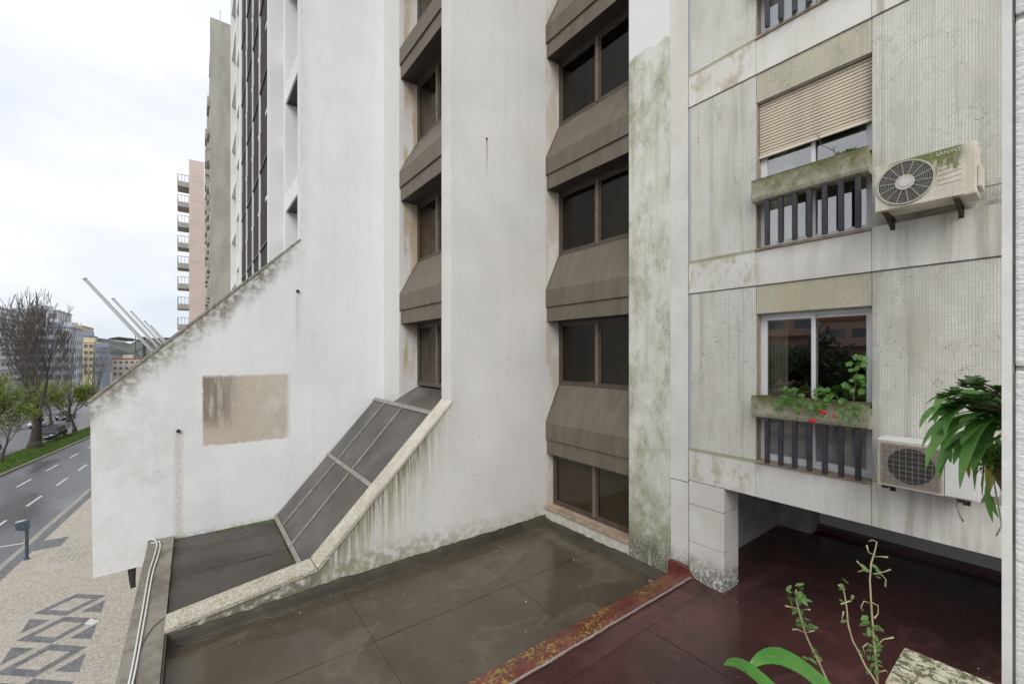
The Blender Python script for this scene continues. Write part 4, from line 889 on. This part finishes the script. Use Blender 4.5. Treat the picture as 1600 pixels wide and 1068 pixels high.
FN = thing('fern', (2.70, .12, -.36), 'light green feathery fern at the rim of the hanging basket', 'plant')
m = MB()
for i in range(40):
    c_ = atz(rg.uniform(1522, 1563), rg.uniform(700, 740), rg.uniform(1.70, 1.76)); b = Vector((2.66, .14, -.42)); ps = bez(b, (b+c_)/2+Vector((0, 0, .05)), c_, 8)
    for p in ps[2:]:
        for _ in range(5):
            d_ = Vector((rg.uniform(-1, 1), rg.uniform(-1, 1), rg.uniform(-.6, .8))).normalized()*rg.uniform(.012, .026); m.ribbon([p, p+d_], [.0030, .0014])
m.build('fronds', M['fern'], FN, smooth=True)
# weeds and a bright strap leaf in the planter under the viewer
def weed(label, pts, t, leaves, dry, root):
    T = thing('weed', root, label, 'weed', 'weeds in the near planter'); P = [Vector(root)]+[atz(x, y, t) for x, y in pts]
    fine = []
    for a, b in zip(P[:-1], P[1:]): fine += [a.lerp(b, u/3) for u in range(3)]
    fine.append(P[-1]); MB().tube(fine, [.0030*(1-.5*i/len(fine)) for i in range(len(fine))], 6).build('stem', M['stem'], T, smooth=True)
    lv = MB()
    for (x, y, n, r_) in leaves:
        for _ in range(n):
            c_ = atz(x+rg.uniform(-11, 11), y+rg.uniform(-9, 9), t+rg.uniform(-.02, .02)); d_ = Vector((rg.uniform(-1, 1), rg.uniform(-1, .6), rg.uniform(-.5, .4))).normalized()*r_
            lv.ribbon([c_-d_, c_-d_*.3, c_+d_*.4, c_+d_], [.002, r_*.5, r_*.42, .001], Vector((rg.uniform(-.4, .4), rg.uniform(-.6, .2), 1)), .25)
    lv.build('leaves', M['weed'], T, smooth=True); m = MB()
    for path in dry: MB().tube([atz(x, y, t+rg.uniform(-.01, .01)) for x, y in path], [.0013]*(len(path)-1)+[.0026], 5).build('dry_twig', M['stem'], T, smooth=True)
    return T
weed('tall gangling weed with dried twig ends and few leaves', [(1372, 1066), (1368, 1030), (1364, 985), (1361, 940), (1359, 905), (1361, 880), (1367, 860), (1370, 846)], 1.22,
     [(1356, 893, 3, .013), (1372, 896, 3, .012), (1358, 972, 6, .014), (1366, 990, 7, .014), (1370, 1005, 5, .012), (1368, 1040, 5, .012), (1352, 1015, 3, .01), (1366, 1022, 4, .012)],
     [[(1362, 893), (1347, 885), (1339, 876)], [(1340, 893), (1350, 890)], [(1364, 896), (1381, 893), (1391, 889)], [(1376, 896), (1384, 904), (1383, 916)], [(1367, 867), (1357, 862), (1354, 851)], [(1367, 869), (1378, 869), (1387, 870)], [(1370, 846), (1363, 843), (1358, 845)],
      [(1360, 942), (1350, 938), (1345, 948), (1348, 953)], [(1361, 940), (1372, 945), (1372, 958), (1366, 965)], [(1368, 1010), (1380, 998), (1396, 995)], [(1352, 1022), (1348, 1010), (1356, 1004)], [(1371, 1050), (1384, 1046), (1390, 1058)]], (1.44, .2, -1.07))
weed('short leafy weed with bright green top on the left', [(1292, 1062), (1280, 1035), (1270, 1015), (1262, 998), (1257, 985), (1250, 960), (1245, 940), (1244, 920)], 1.18,
     [(1243, 922, 7, .013), (1240, 932, 5, .012), (1248, 945, 6, .013), (1253, 960, 6, .013), (1258, 972, 5, .014), (1266, 976, 3, .012), (1268, 1025, 6, .011), (1254, 931, 3, .012)],
     [[(1257, 988), (1246, 982), (1238, 983)], [(1258, 988), (1266, 986), (1272, 984)], [(1254, 952), (1262, 951), (1266, 952)], [(1246, 950), (1234, 947), (1227, 946)], [(1275, 1032), (1284, 1030), (1280, 1035)]], (1.36, .2, -1.07))
weed('thin leaning weed stem between the tall and the short weed', [(1366, 1060), (1352, 1040), (1342, 1018), (1332, 1000), (1325, 975), (1323, 950), (1320, 930), (1316, 912)], 1.20,
     [(1316, 912, 3, .009), (1322, 940, 3, .008), (1325, 972, 2, .008)], [[(1324, 970), (1315, 968), (1318, 955)], [(1322, 940), (1314, 943)], [(1322, 940), (1329, 938)], [(1316, 912), (1310, 914)]], (1.42, .18, -1.07))
BL = thing('bright_leaf_plant', (1.25, .12, -1.07), 'glossy bright green strap leaves in the near planter', 'plant')
m = MB(); ribs = []
for (root, a, b, c_, w, t) in (((1.30, .14, -1.06), (1290, 1050), (1215, 985), (1168, 1046), .023, 1.02), ((1.22, .12, -1.06), (1200, 1070), (1165, 1020), (1131, 1038), .018, .98), ((1.1, .1, -1.06), (1150, 1130), (1100, 1110), (1050, 1140), .024, .98)):
    p0 = Vector(root); p1 = atz(*a, t+.05); p2 = atz(*b, t); p3 = atz(*c_, t-.02); n = 16; ps = []
    for j in range(n+1):
        u = j/n; ps.append(p0*(1-u)**3+p1*3*u*(1-u)**2+p2*3*u*u*(1-u)+p3*u**3)
    m.ribbon(ps, [w*max(.06, min(1, .6+q/n)*min(1, ((1-q/n)*3.2)**.7)) for q in range(n+1)], Vector((-.25, -.5, 1)), .16); ribs.append(ps)
m.build('leaves', M['bright'], BL, smooth=True)
for q_ in ribs: MB().tube([p+Vector((0, 0, .0006)) for p in q_], [.0016*(1-.8*i/len(q_)) for i in range(len(q_))], 5).build('midrib', M['stem_g'], BL, smooth=True)

# ------------------------------------------------------------------ small things on the roofs
def cable(name, label, pix, z, r, mat):
    pts = []
    for (x, y) in pix: rr = ray(x, y); pts.append(rr*(z/rr.z))
    fine = []
    for i in range(len(pts)-1):
        p0 = pts[max(0, i-1)]; p1 = pts[i]; p2 = pts[i+1]; p3 = pts[min(len(pts)-1, i+2)]
        for u in (0, .25, .5, .75): fine.append(.5*((2*p1)+(-p0+p2)*u+(2*p0-5*p1+4*p2-p3)*u*u+(-p0+3*p1-3*p2+p3)*u**3))
    fine.append(pts[-1]); return MB().tube(fine, r, 7).build(name, mat, smooth=True, label=label, cat='cable')
cp = [(204, 1068), (212, 1030), (220, 985), (227, 945), (232, 915), (237, 890), (244, 868), (248, 852), (246, 844), (240, 842), (234, 845), (231, 850)]
cable('cable', 'white cable lying along the parapet, inner strand of the pair', [(x-3, y) for x, y in cp], -3.632, .011, M['cable'])
cable('cable', 'white cable lying along the parapet, outer strand of the pair', [(x+2.5, y+1) for x, y in cp[:-3]]+[(243, 847), (236, 848)], -3.631, .011, M['cable'])
cable('cable', 'thin dark cable curving over the parapet to the cream coping', [(210, 1068), (213, 1045), (219, 1015), (228, 995), (240, 978), (252, 968), (259, 963)], -3.638, .005, M['cable_d'])
db = MB(); r = random.Random(9)
for i in range(46):
    x = r.uniform(-.2, 6.2); y = r.uniform(4.1, 7.0); s = r.choice((.004, .006, .008, .012)); a = r.uniform(0, 3)
    db.v += [(x+s*math.cos(a), y+s*math.sin(a), -3.834), (x-s*math.sin(a), y+s*math.cos(a), -3.834), (x-s*math.cos(a), y-s*math.sin(a), -3.834), (x, y, -3.834+s)]; b = len(db.v)-4; db.f += [(b, b+1, b+3), (b+1, b+2, b+3), (b, b+3, b+2)]
for i in range(40):
    x = r.uniform(2.5, 9); y = r.uniform(.3, 3.3); s = r.choice((.003, .005, .007)); a = r.uniform(0, 3); z = -3.597
    db.v += [(x+s*math.cos(a), y+s*math.sin(a), z), (x-s*math.sin(a), y+s*math.cos(a), z), (x-s*math.cos(a), y-s*math.sin(a), z), (x, y, z+s)]; b = len(db.v)-4; db.f += [(b, b+1, b+3), (b+1, b+2, b+3), (b, b+3, b+2)]
lt = MB()
for i in range(70):
    if i < 44: x, y, z = (r.uniform(-.2, 6.2), 4.05+r.random()**2*.6 if r.random() < .5 else 7.08-r.random()**2*.5, -3.832)
    else: x, y, z = r.uniform(3, 8.5), 3.25-r.random()**2*1.6, -3.596
    a = r.uniform(0, 6.28); l = r.uniform(.012, .03); d_ = Vector((math.cos(a), math.sin(a), r.uniform(0, .25)))*l; p_ = Vector((x, y, z+.003)); lt.ribbon([p_-d_, p_, p_+d_], [.001, l*.45, .001])
lt.build('leaf_litter', M['stem_d'], smooth=True, label='dead brown leaves strewn along the edges of the wet roofs', cat='leaf litter', kind='stuff')
db.build('grit', M['paper'], label='pale grit scattered over the wet roofs', cat='grit', kind='stuff')
ms = MB(); r = random.Random(4)
def tuft(x, y, z, s): ms.disc((x, y, z+s*.3), (r.uniform(-.4, .4), r.uniform(-.4, .4), 1), s, 6, -.5)
for i in range(420):
    t = r.random()**1.5; tuft(1.5-t*1.1, 10.86-r.random()**2*.14*(1-t*.6), -3.728, r.uniform(.01, .035))
for i in range(160): tuft(1.48-r.random()**2*.07, r.uniform(7.9, 10.8), -3.728, r.uniform(.008, .028))
for i in range(60): tuft(r.uniform(4.35, 4.6), 4.02+r.random()*.08, -3.838, r.uniform(.006, .018))
for i in range(120): tuft(r.uniform(2.0, 5.2), 7.12+r.random()*.02, -3.70+r.uniform(-.03, .03), r.uniform(.006, .016))
ms.build('moss', M['moss_clump'], smooth=True, label='cushions of moss along the roof edges', cat='moss', kind='stuff')
MB().tube([(6.14, 4.22, -3.838), (6.14, 4.22, -3.79), (6.14, 4.22, -3.77)], [.055, .05, .02], 14).build('roof_outlet', M['ac_fin'], smooth=True, label='small grey domed outlet in the roof corner by the pillar', cat='drain')
MB().box(6.98, 7.12, 6.28, 6.50, LV[0]+1.502, LV[0]+1.64).build('cardboard_box', M['card'], bevel=.004, label='small orange cardboard box behind the office window', cat='box')
MB().box(6.98, 7.10, 6.62, 6.84, LV[0]+1.502, LV[0]+1.55).build('paper_stack', M['paper'], bevel=.004, label='low stack of papers beside the cardboard box', cat='papers')
# ------------------------------------------------------------------ street furniture
PM = thing('parking_meter', (-6.85, 32.75, gz(32.75)), 'blue grey parking meter post at the kerb', 'parking meter')
x, y, z = -6.85, 32.75, gz(32.75)
MB().tube([(x, y, z), (x, y, z+.06), (x, y, z+.07), (x, y, z+1.75)], [.11, .11, .07, .07], 14).build('post', M['meter'], PM)
MB().prism([(x-.38, z+1.66), (x-.18, z+1.54), (x+.09, z+1.54), (x+.09, z+2.05), (x-.38, z+1.98)], y-.13, y+.13).build('head', M['meter'], PM, bevel=.02)
MB().prism([(x-.39, z+2.0), (x-.05, z+2.045), (x-.05, z+2.06), (x-.39, z+2.02)], y-.12, y+.12).build('solar_panel', M['solar'], PM)
MB().box(x-.395, x-.375, y-.1, y+.1, z+1.72, z+1.77).build('display', M['solar'], PM)
MB().box(x-.095, x-.05, y-.09, y-.03, z+.95, z+1.07).build('sticker', M['sticker'], PM)
fp = None
for i, Y in enumerate((22, 29, 37, 46.5, 53.6)):
    Z = gz(Y); T = thing('flagpole', (.6, Y, -4), ['nearest slanted white flagpole with a dangling cord', 'second slanted white flagpole along the facade', 'third slanted white flagpole along the facade', 'fourth slanted white flagpole along the facade', 'farthest slanted white flagpole along the facade'][i], 'flagpole', 'flagpoles leaning out over the avenue')
    tp = Vector((-3.15, Y, 2.78)); d_ = Vector((.0855, 0, -.1192)).normalized(); bt = tp+d_*8.2
    MB().tube([bt, tp], [.085, .055], 10).build('pole', M['pole_white'], T, smooth=True)
    MB().tube([tp, tp-d_*.05], .062, 10).build('cap', M['steel'], T); MB().box(bt.x-.05, 2.1, Y-.2, Y+.2, bt.z-.3, bt.z+.25).build('mount', M['steel'], T)
    if i == 0: a = tp+d_*2.4; MB().tube([a, a+Vector((-.02, 0, -.55)), a+Vector((.03, 0, -.8)), a+Vector((.18, 0, -1.05)), a+Vector((.14, 0, -1.12))], .012, 5).build('cord', M['black'], T, smooth=True)
LP = thing('street_lamp', (-2.5, 36.5, gz(36.5)), 'tall dark street lamp with flat head reaching over the avenue', 'street lamp')
x, y, z = -2.5, 36.5, gz(36.5)
MB().tube([(x, y, z), (x, y, z+1.2), (x, y, 1.15)], [.14, .11, .09], 12).build('pole', M['lamp_dark'], LP, smooth=True)
MB().tube([(x, y, .85), (x-.55, y-.1, .98)], .045, 8).build('arm', M['lamp_dark'], LP)
MB().prism([(x-.5, .84), (x-.5, 1.02), (x-1.2, 1.12), (x-1.65, 1.02), (x-1.68, .96), (x-.9, .86)], y-.26, y+.14).build('head', M['lamp_dark'], LP, bevel=.02)
MB().prism([(x-.8, .845), (x-1.62, .945), (x-1.62, .915), (x-1.1, .80), (x-.85, .80)], y-.22, y+.10).build('lens', M['lens'], LP)
# ------------------------------------------------------------------ trees
def tree(label, loc, H, spread, seed, bare=True, trunks=1, leafmat=None, nleaf=0, lsize=.12, fork=.28, group='trees along the avenue', trunk_r=None, depth=5):
    rr = random.Random(seed); T = thing('tree', (0, 0, 0), label, 'tree', group); tk = MB(); cr_ = MB(); tips = []
    tr = trunk_r or H*.022
    def grow(p, d, L, r0, lev):
        n = 4; pts = [p]; q = p.copy(); dd = d.copy()
        for i in range(n):
            wv = .05 if (bare and lev == 0) else .16; dd = (dd+Vector((rr.uniform(-wv, wv), rr.uniform(-wv, wv), (.10 if bare else .05) if lev > 0 else .02))).normalized(); q = q+dd*L/n; pts.append(q.copy())
        rs = [max(.016 if bare else .012, r0*(1-.45*i/n)) for i in range(n+1)]
        (tk if lev == 0 else cr_).tube(pts, rs, 9 if lev == 0 else (5 if lev < 3 else 3), False)
        if lev >= 2: tips.extend(pts[1:])
        if lev >= depth: return
        kids = ((7, 3, 3, 3, 2, 2, 2)[lev]) if bare else (4 if lev < 2 else 3)
        for c_ in range(kids):
            at = pts[-1] if c_ < 2 else pts[rr.choice((2, 3))]
            a = rr.uniform(0, 6.28); tilt = rr.uniform(.28, .62)*spread*(1.15 if lev == 0 else 1)
            ax = dd.orthogonal().normalized(); ax.rotate(Matrix.Rotation(a, 3, dd)); nd_ = dd.copy(); nd_.rotate(Matrix.Rotation(tilt, 3, ax)); nd_ = (nd_+Vector((0, 0, .16 if bare else .12))).normalized()
            if bare and lev < 4: h2 = Vector((nd_.x, nd_.y, 0)); h2 = h2*min(1, (.46 if lev < 2 else .62)/max(h2.length, 1e-6)); nd_ = Vector((h2.x, h2.y, math.sqrt(max(.05, 1-h2.length_squared))))
            grow(at, nd_, L*(rr.uniform(.74, .98) if bare and lev < 3 else rr.uniform(.62, .86)), r0*(.47 if bare else .55)*rr.uniform(.75, 1.05), lev+1)
    for t in range(trunks):
        lean = Vector((0, 0, 1)) if trunks == 1 else Vector((.13*(1 if t else -.6), .1*(1 if t else -1), 1)).normalized()
        grow(Vector((.25*(t-.5 if trunks > 1 else 0), 0, 0)), lean, H*fork, tr, 0)
    tk.tube([(0, 0, -.15), (0, 0, .25), (0, 0, .6)], [tr*1.5*(1.15 if trunks > 1 else 1), tr*1.2*(1.1 if trunks > 1 else 1), tr], 9)
    top = max(p[2] for p in cr_.v); k_ = H/top
    for mbb in (tk, cr_): mbb.v = [(a*k_, b*k_, c_*k_) for a, b, c_ in mbb.v]
    tips = [t*k_ for t in tips]
    tk.build('trunk', M['bark'], T, smooth=True); cr_.build('crown' if not nleaf else 'branches', M['bark_r'], T, smooth=True)
    if nleaf:
        lv = MB()
        for i in range(nleaf):
            c_ = rr.choice(tips)+Vector((rr.gauss(0, .28), rr.gauss(0, .28), rr.gauss(0, .24))); d_ = Vector((rr.gauss(0, 1), rr.gauss(0, 1), rr.gauss(0, .7))).normalized()*lsize*rr.uniform(.5, 1.2); s_ = d_.cross(Vector((rr.gauss(0, 1), rr.gauss(0, 1), rr.gauss(0, 1)))).normalized()*lsize*.5
            lv.quad(c_-d_, c_+s_, c_+d_, c_-s_)
        lv.build('crown', leafmat or M['spring'], T, smooth=True)
    T.location = loc; WL[T.name] = Vector(loc); return T
def tl(x, Y): return (x, Y, gz(Y)+.03)
tree('big bare tree with a fan of upright limbs on the median', tl(-15.35, 76.6), 20.6, .72, 23, True, 1, depth=6, fork=.15, trunk_r=.40)
tree('small fresh green tree at the left edge of the median', tl(-15.9, 67.7), 9.0, 1.05, 5, False, 1, None, 2300, .17, .30, trunk_r=.13)
tree('small fresh green tree right of the big bare tree', tl(-14.2, 91.1), 8.2, 1.25, 8, False, 1, None, 2600, .18, .26, trunk_r=.18)
tree('slender bare tree in front of the yellow blocks', tl(-18.2, 112), 15.5, .8, 33, True, 1, depth=4, fork=.3)
tree('bare tree furthest right above the weathered slope', tl(-17.0, 128), 15.0, .8, 35, True, 1, depth=4, fork=.3)
tree('low green tree beneath the bare branches behind the median', tl(-19, 104), 8.5, 1.2, 40, False, 1, None, 1900, .2, .25)
tree('bare tree at the far left before the white block', tl(-33, 120), 15.0, .85, 44, True, 1, depth=4)
tree('leafing tree half hidden behind the big trunk', tl(-27, 112), 9.5, 1.2, 47, False, 1, None, 1900, .22, .25)
for i, (x_, y_, h_) in enumerate(((-31, 4, 11), (-33, 12.5, 12.5), (-30.5, 20, 11.5), (-33, 28, 12.0), (-31, -5, 11.5))):
    tree('dense dark evergreen across the avenue, number %s from the junction' % ('one', 'two', 'three', 'four', 'five')[i], tl(x_, y_), h_, 1.1, 60+i, False, 1, M['evergreen'], 6500, .30, .28, group='evergreens across the avenue')
m = MB(); rg2 = random.Random(5)
for i in range(420):
    y_ = rg2.gauss(83, 2.2); x_ = medF(y_)+.6+rg2.random()*.8; c_ = Vector((x_, y_, gz(y_)+rg2.random()*.45)); d_ = Vector((rg2.gauss(0, 1), rg2.gauss(0, 1), rg2.gauss(0, 1))).normalized()*.12; s_ = d_.cross(Vector((0, 1, .3)))*.6; m.quad(c_-d_, c_+s_, c_+d_, c_-s_)
m.build('low_shrub', M['evergreen'], smooth=True, label='low dark shrub at the edge of the median near the black car', cat='shrub')
# ------------------------------------------------------------------ cars
def car(name, label, loc, rz, body, L=4.4, H=1.5, Wd=1.8, van=False):
    T = thing(name, (0, 0, 0), label, 'car', 'cars on the far carriageway'); h = Wd/2
    prof = [(-L/2, .32), (-L/2, .62), (-L/2+.12, .80), (-L/2+1.15, .94), (L/2-.25, .98), (L/2-.04, .88), (L/2, .6), (L/2, .32)]
    MB().prism(prof, -h, h, 'x').build('body', body, T, bevel=.07)
    c0, c1, r0, r1 = -L/2+.95, L/2-(.12 if van else .35), -L/2+1.65, L/2-(.3 if van else .95)
    cb = MB(); w0, w1 = h-.06, h-.24
    cb.v = [(-w0, c0, .92), (w0, c0, .92), (w0, c1, .95), (-w0, c1, .95), (-w1, r0, H), (w1, r0, H), (w1, r1, H-.02), (-w1, r1, H-.02)]
    cb.f = [(0, 3, 2, 1), (4, 5, 6, 7), (0, 1, 5, 4), (1, 2, 6, 5), (2, 3, 7, 6), (3, 0, 4, 7)]; cb.build('cabin', body, T, bevel=.05)
    def pane(i, j, k_, l, name, sh=.12, out=.012):
        P = [Vector(cb.v[q]) for q in (i, j, k_, l)]; c_ = sum(P, Vector())/4; P = [c_+(p-c_)*(1-sh) for p in P]; nrm = (P[1]-P[0]).cross(P[2]-P[0]).normalized(); nrm = nrm if nrm.dot(c_-Vector((0, 0, 1.1))) > 0 else -nrm
        MB().quad(*[tuple(p+nrm*out) for p in P]).build(name, M['carglass'], T)
    pane(0, 1, 5, 4, 'windscreen'); pane(3, 2, 6, 7, 'rear_window'); pane(1, 2, 6, 5, 'side_window'); pane(0, 3, 7, 4, 'side_window')
    for sx in (-1, 1):
        for yy in (-L/2+.85, L/2-.8):
            w = MB().tube([(sx*(h-.2), yy, .33), (sx*(h+.01), yy, .33)], .33, 18).build('wheel', M['tyre'], T); MB().tube([(sx*(h-.02), yy, .33), (sx*(h+.018), yy, .33)], .2, 14).build('rim', M['rim'], w)
        MB().box(sx*(h-.42)-.17, sx*(h-.42)+.17, -L/2-.015, -L/2+.05, .62, .76).build('headlight', M['headlight'], T)
        MB().box(sx*(h+.10)-.1, sx*(h+.10)+.1, c0+.35, c0+.43, .98, 1.1).build('mirror', body, T, bevel=.02)
    MB().box(-.26, .26, -L/2-.02, -L/2, .45, .56).build('number_plate', M['paper'], T); MB().box(-.5, .5, -L/2-.012, -L/2, .60, .72).build('grille', M['black'], T)
    T.location = loc; T.rotation_euler[2] = rz; return T
def cl(x, Y): return (x, Y, gz(Y)-.125)
car('car', 'black estate car coming along beside the median', cl(-15.85, 87.6), -.10, M['car_black'], 4.6, 1.68, 1.85, True)
car('car', 'dark hatchback at the left edge behind the small green tree', cl(-19.2, 75), -.10, M['car_blue'], 4.3, 1.6, 1.8, True)
car('car', 'silver saloon behind the black estate car', cl(-20.5, 106), -.12, M['car_silver'], 4.5, 1.46, 1.8)
car('car', 'dark saloon furthest away beside the silver one', cl(-19.4, 117), -.12, M['car_black'], 4.5, 1.46, 1.8)
car('car', 'white car parked beyond the trunk of the big tree', cl(-27, 104), -.12, M['car_white'], 4.4, 1.5, 1.8)
car('car', 'pale silver car parked at the far left kerb', cl(-29.5, 96), -.12, M['car_silver'], 4.4, 1.5, 1.8, True)
car('car', 'white van-like car parked in the far row behind the trees', cl(-29, 122), -.12, M['car_white'], 4.6, 1.75, 1.85, True)
# ------------------------------------------------------------------ distant buildings
def block(label, x0, x1, y0, y1, ztop, mat, floors, cols_s, cols_e, win=(1.5, 1.3), roof=None, balc=False, name='apartment_block', z0=-16):
    T = thing(name, ((x0+x1)/2, (y0+y1)/2, z0), label, 'building')
    w = MB().box(x0, x1, y0, y1, z0, ztop).build('wall', mat, T); rf = MB().box(x0-.25, x1+.25, y0-.25, y1+.25, ztop, ztop+.5).build('roof', roof or mat, T)
    MB().box((x0+x1)/2-2, (x0+x1)/2+2, (y0+y1)/2-2, (y0+y1)/2+2, ztop+.5, ztop+2.4).build('stair_head', mat, rf)
    s1 = s2 = None
    for f in range(floors):
        zc = ztop-1.7-f*3.0
        for i in range(cols_s):
            xc = x0+(x1-x0)*(i+.5)/cols_s
            if s1 is None: s1 = MB().box(-win[0]/2, win[0]/2, -.06, .08, -win[1]/2, win[1]/2).build('window', M['pane_far'], T); s1.location = Vector((xc, y0, zc))-WL[T.name]
            else: inst(s1, 'window', (xc, y0, zc), T)
        for i in range(cols_e):
            yc = y0+(y1-y0)*(i+.5)/cols_e
            if s2 is None: s2 = MB().box(-.08, .06, -win[0]/2, win[0]/2, -win[1]/2, win[1]/2).build('window', M['pane_far'], T); s2.location = Vector((x1, yc, zc))-WL[T.name]
            else: inst(s2, 'window', (x1, yc, zc), T)
        if balc: MB().box(x0+.5, x1-.5, y0-1.2, y0-.1, zc-1.2, zc-.3).build('balcony', mat, T); MB().box(x1+.1, x1+1.1, y0+.5, y1-.5, zc-1.2, zc-.3).build('balcony', mat, T)
    return T
block('white slab block with banded balconies at the far left', -62, -45, 183, 205, 13.5, M['bw'], 7, 5, 6, (2.2, 1.4), M['bg'], True)
block('tall grey office block behind the big bare tree', -47.5, -37, 212, 232, 15.0, M['bg'], 8, 4, 6, (1.9, 1.9), M['bg'])
block('lower blue grey block stepped beside the grey office block', -38.5, -33, 205, 225, 9.0, M['bg'], 6, 3, 6, (1.4, 1.6), M['bb'])
block('broad yellow apartment block among the bare trees', -56, -44, 300, 330, 14.2, M['by'], 7, 5, 6, (1.6, 1.5), M['by'])
block('narrow dark blue block between the two yellow blocks', -44, -40, 290, 310, 9.0, M['bb'], 6, 2, 4)
block('smaller yellow apartment block nearer the weathered slope', -41, -36, 270, 290, 5.5, M['by'], 5, 3, 5, (1.2, 1.4), M['bp'])
block('slim slate blue block right of the smaller yellow one', -33.5, -31, 255, 275, 2.8, M['bb'], 4, 2, 4, (.8, 1.2))
block('low pinkish house row above the weathered slope', -33, -22, 300, 315, -2.5, M['bp'], 3, 5, 4, (1.2, 1.2), M['terracotta'])
# buildings across the avenue, seen in the window reflections
block('pink apartment block across the avenue reflected in the window', -62, -44, 4, 17, 3.8, M['bo'], 5, 5, 5, (2.0, 1.4), M['terracotta'], True)
block('second pink apartment block across the avenue, taller', -64, -47, 18, 34, 5.2, M['bo'], 5, 5, 5, (2.0, 1.4), M['terracotta'], True)
block('white apartment block across the avenue', -66, -48, -16, 2.5, 4.5, M['bw'], 5, 5, 5, (2.0, 1.4), M['terracotta'], True)
# concrete tower and pink tower along our side of the avenue
GT = thing('concrete_tower', (8, 55, gz(55)), 'tall grey concrete tower with a blank side wall behind the white building', 'building')
MB().box(1.5, 15, 43, 68, gz(68), 28.0).build('wall', M['tower'], GT)
for i in range(13):
    zb = -8+2.75*i
    for j in range(6): MB().box(1.22+.1*(j % 2), 1.5, 44.5+j*3.9, 46.9+j*3.9, zb, zb+1.05).build('balcony', M['tower'], GT)
    for j in range(6): MB().box(1.46, 1.52, 47.0+j*3.9, 48.2+j*3.9, zb+.9, zb+2.3).build('window', M['pane_far'], GT)
MB().box(1.2, 1.5, 43.0, 43.5, gz(43), 28.0).build('edge_fin', M['tower'], GT)
MB().tube([(1.3, 67, 20), (1.3, 67, 24.5)], .12, 6).build('antenna', M['steel'], GT); 
MB().tube([(1.9, 43.4, 28), (1.9, 43.4, 29.2)], .03, 5).build('antenna', M['steel'], GT)
PT = thing('pink_tower', (6, 88, gz(88)), 'slim pale pink tower with railed balconies down its street side', 'building')
MB().box(-.35, 14, 80, 96, gz(96), 29.4).build('wall', M['bp'], PT)
bs = rs_ = None
for i in range(12):
    zb = 25.2-3.06*i
    b = MB().box(-1.75, -.352, 80.2, 83.4, zb, zb+.75).build('balcony', M['concrete'], PT)
    q = MB()
    for j in range(9): q.tube([(-1.7, 80.3+j*.38, zb+.75), (-1.7, 80.3+j*.38, zb+1.75)], .03, 4)
    for j in range(4): q.tube([(-1.7+j*.42, 80.28, zb+.75), (-1.7+j*.42, 80.28, zb+1.75)], .03, 4)
    q.tube([(-.36, 80.28, zb+1.75), (-1.7, 80.28, zb+1.75), (-1.7, 83.3, zb+1.75)], .04, 4); q.build('railing', M['lamp_dark'], b)
for i in range(10): MB().box(-.36, 14.0, 79.98, 80.0, 26.3-3.06*i, 26.36-3.06*i).build('joint_line', M['bp'], PT)
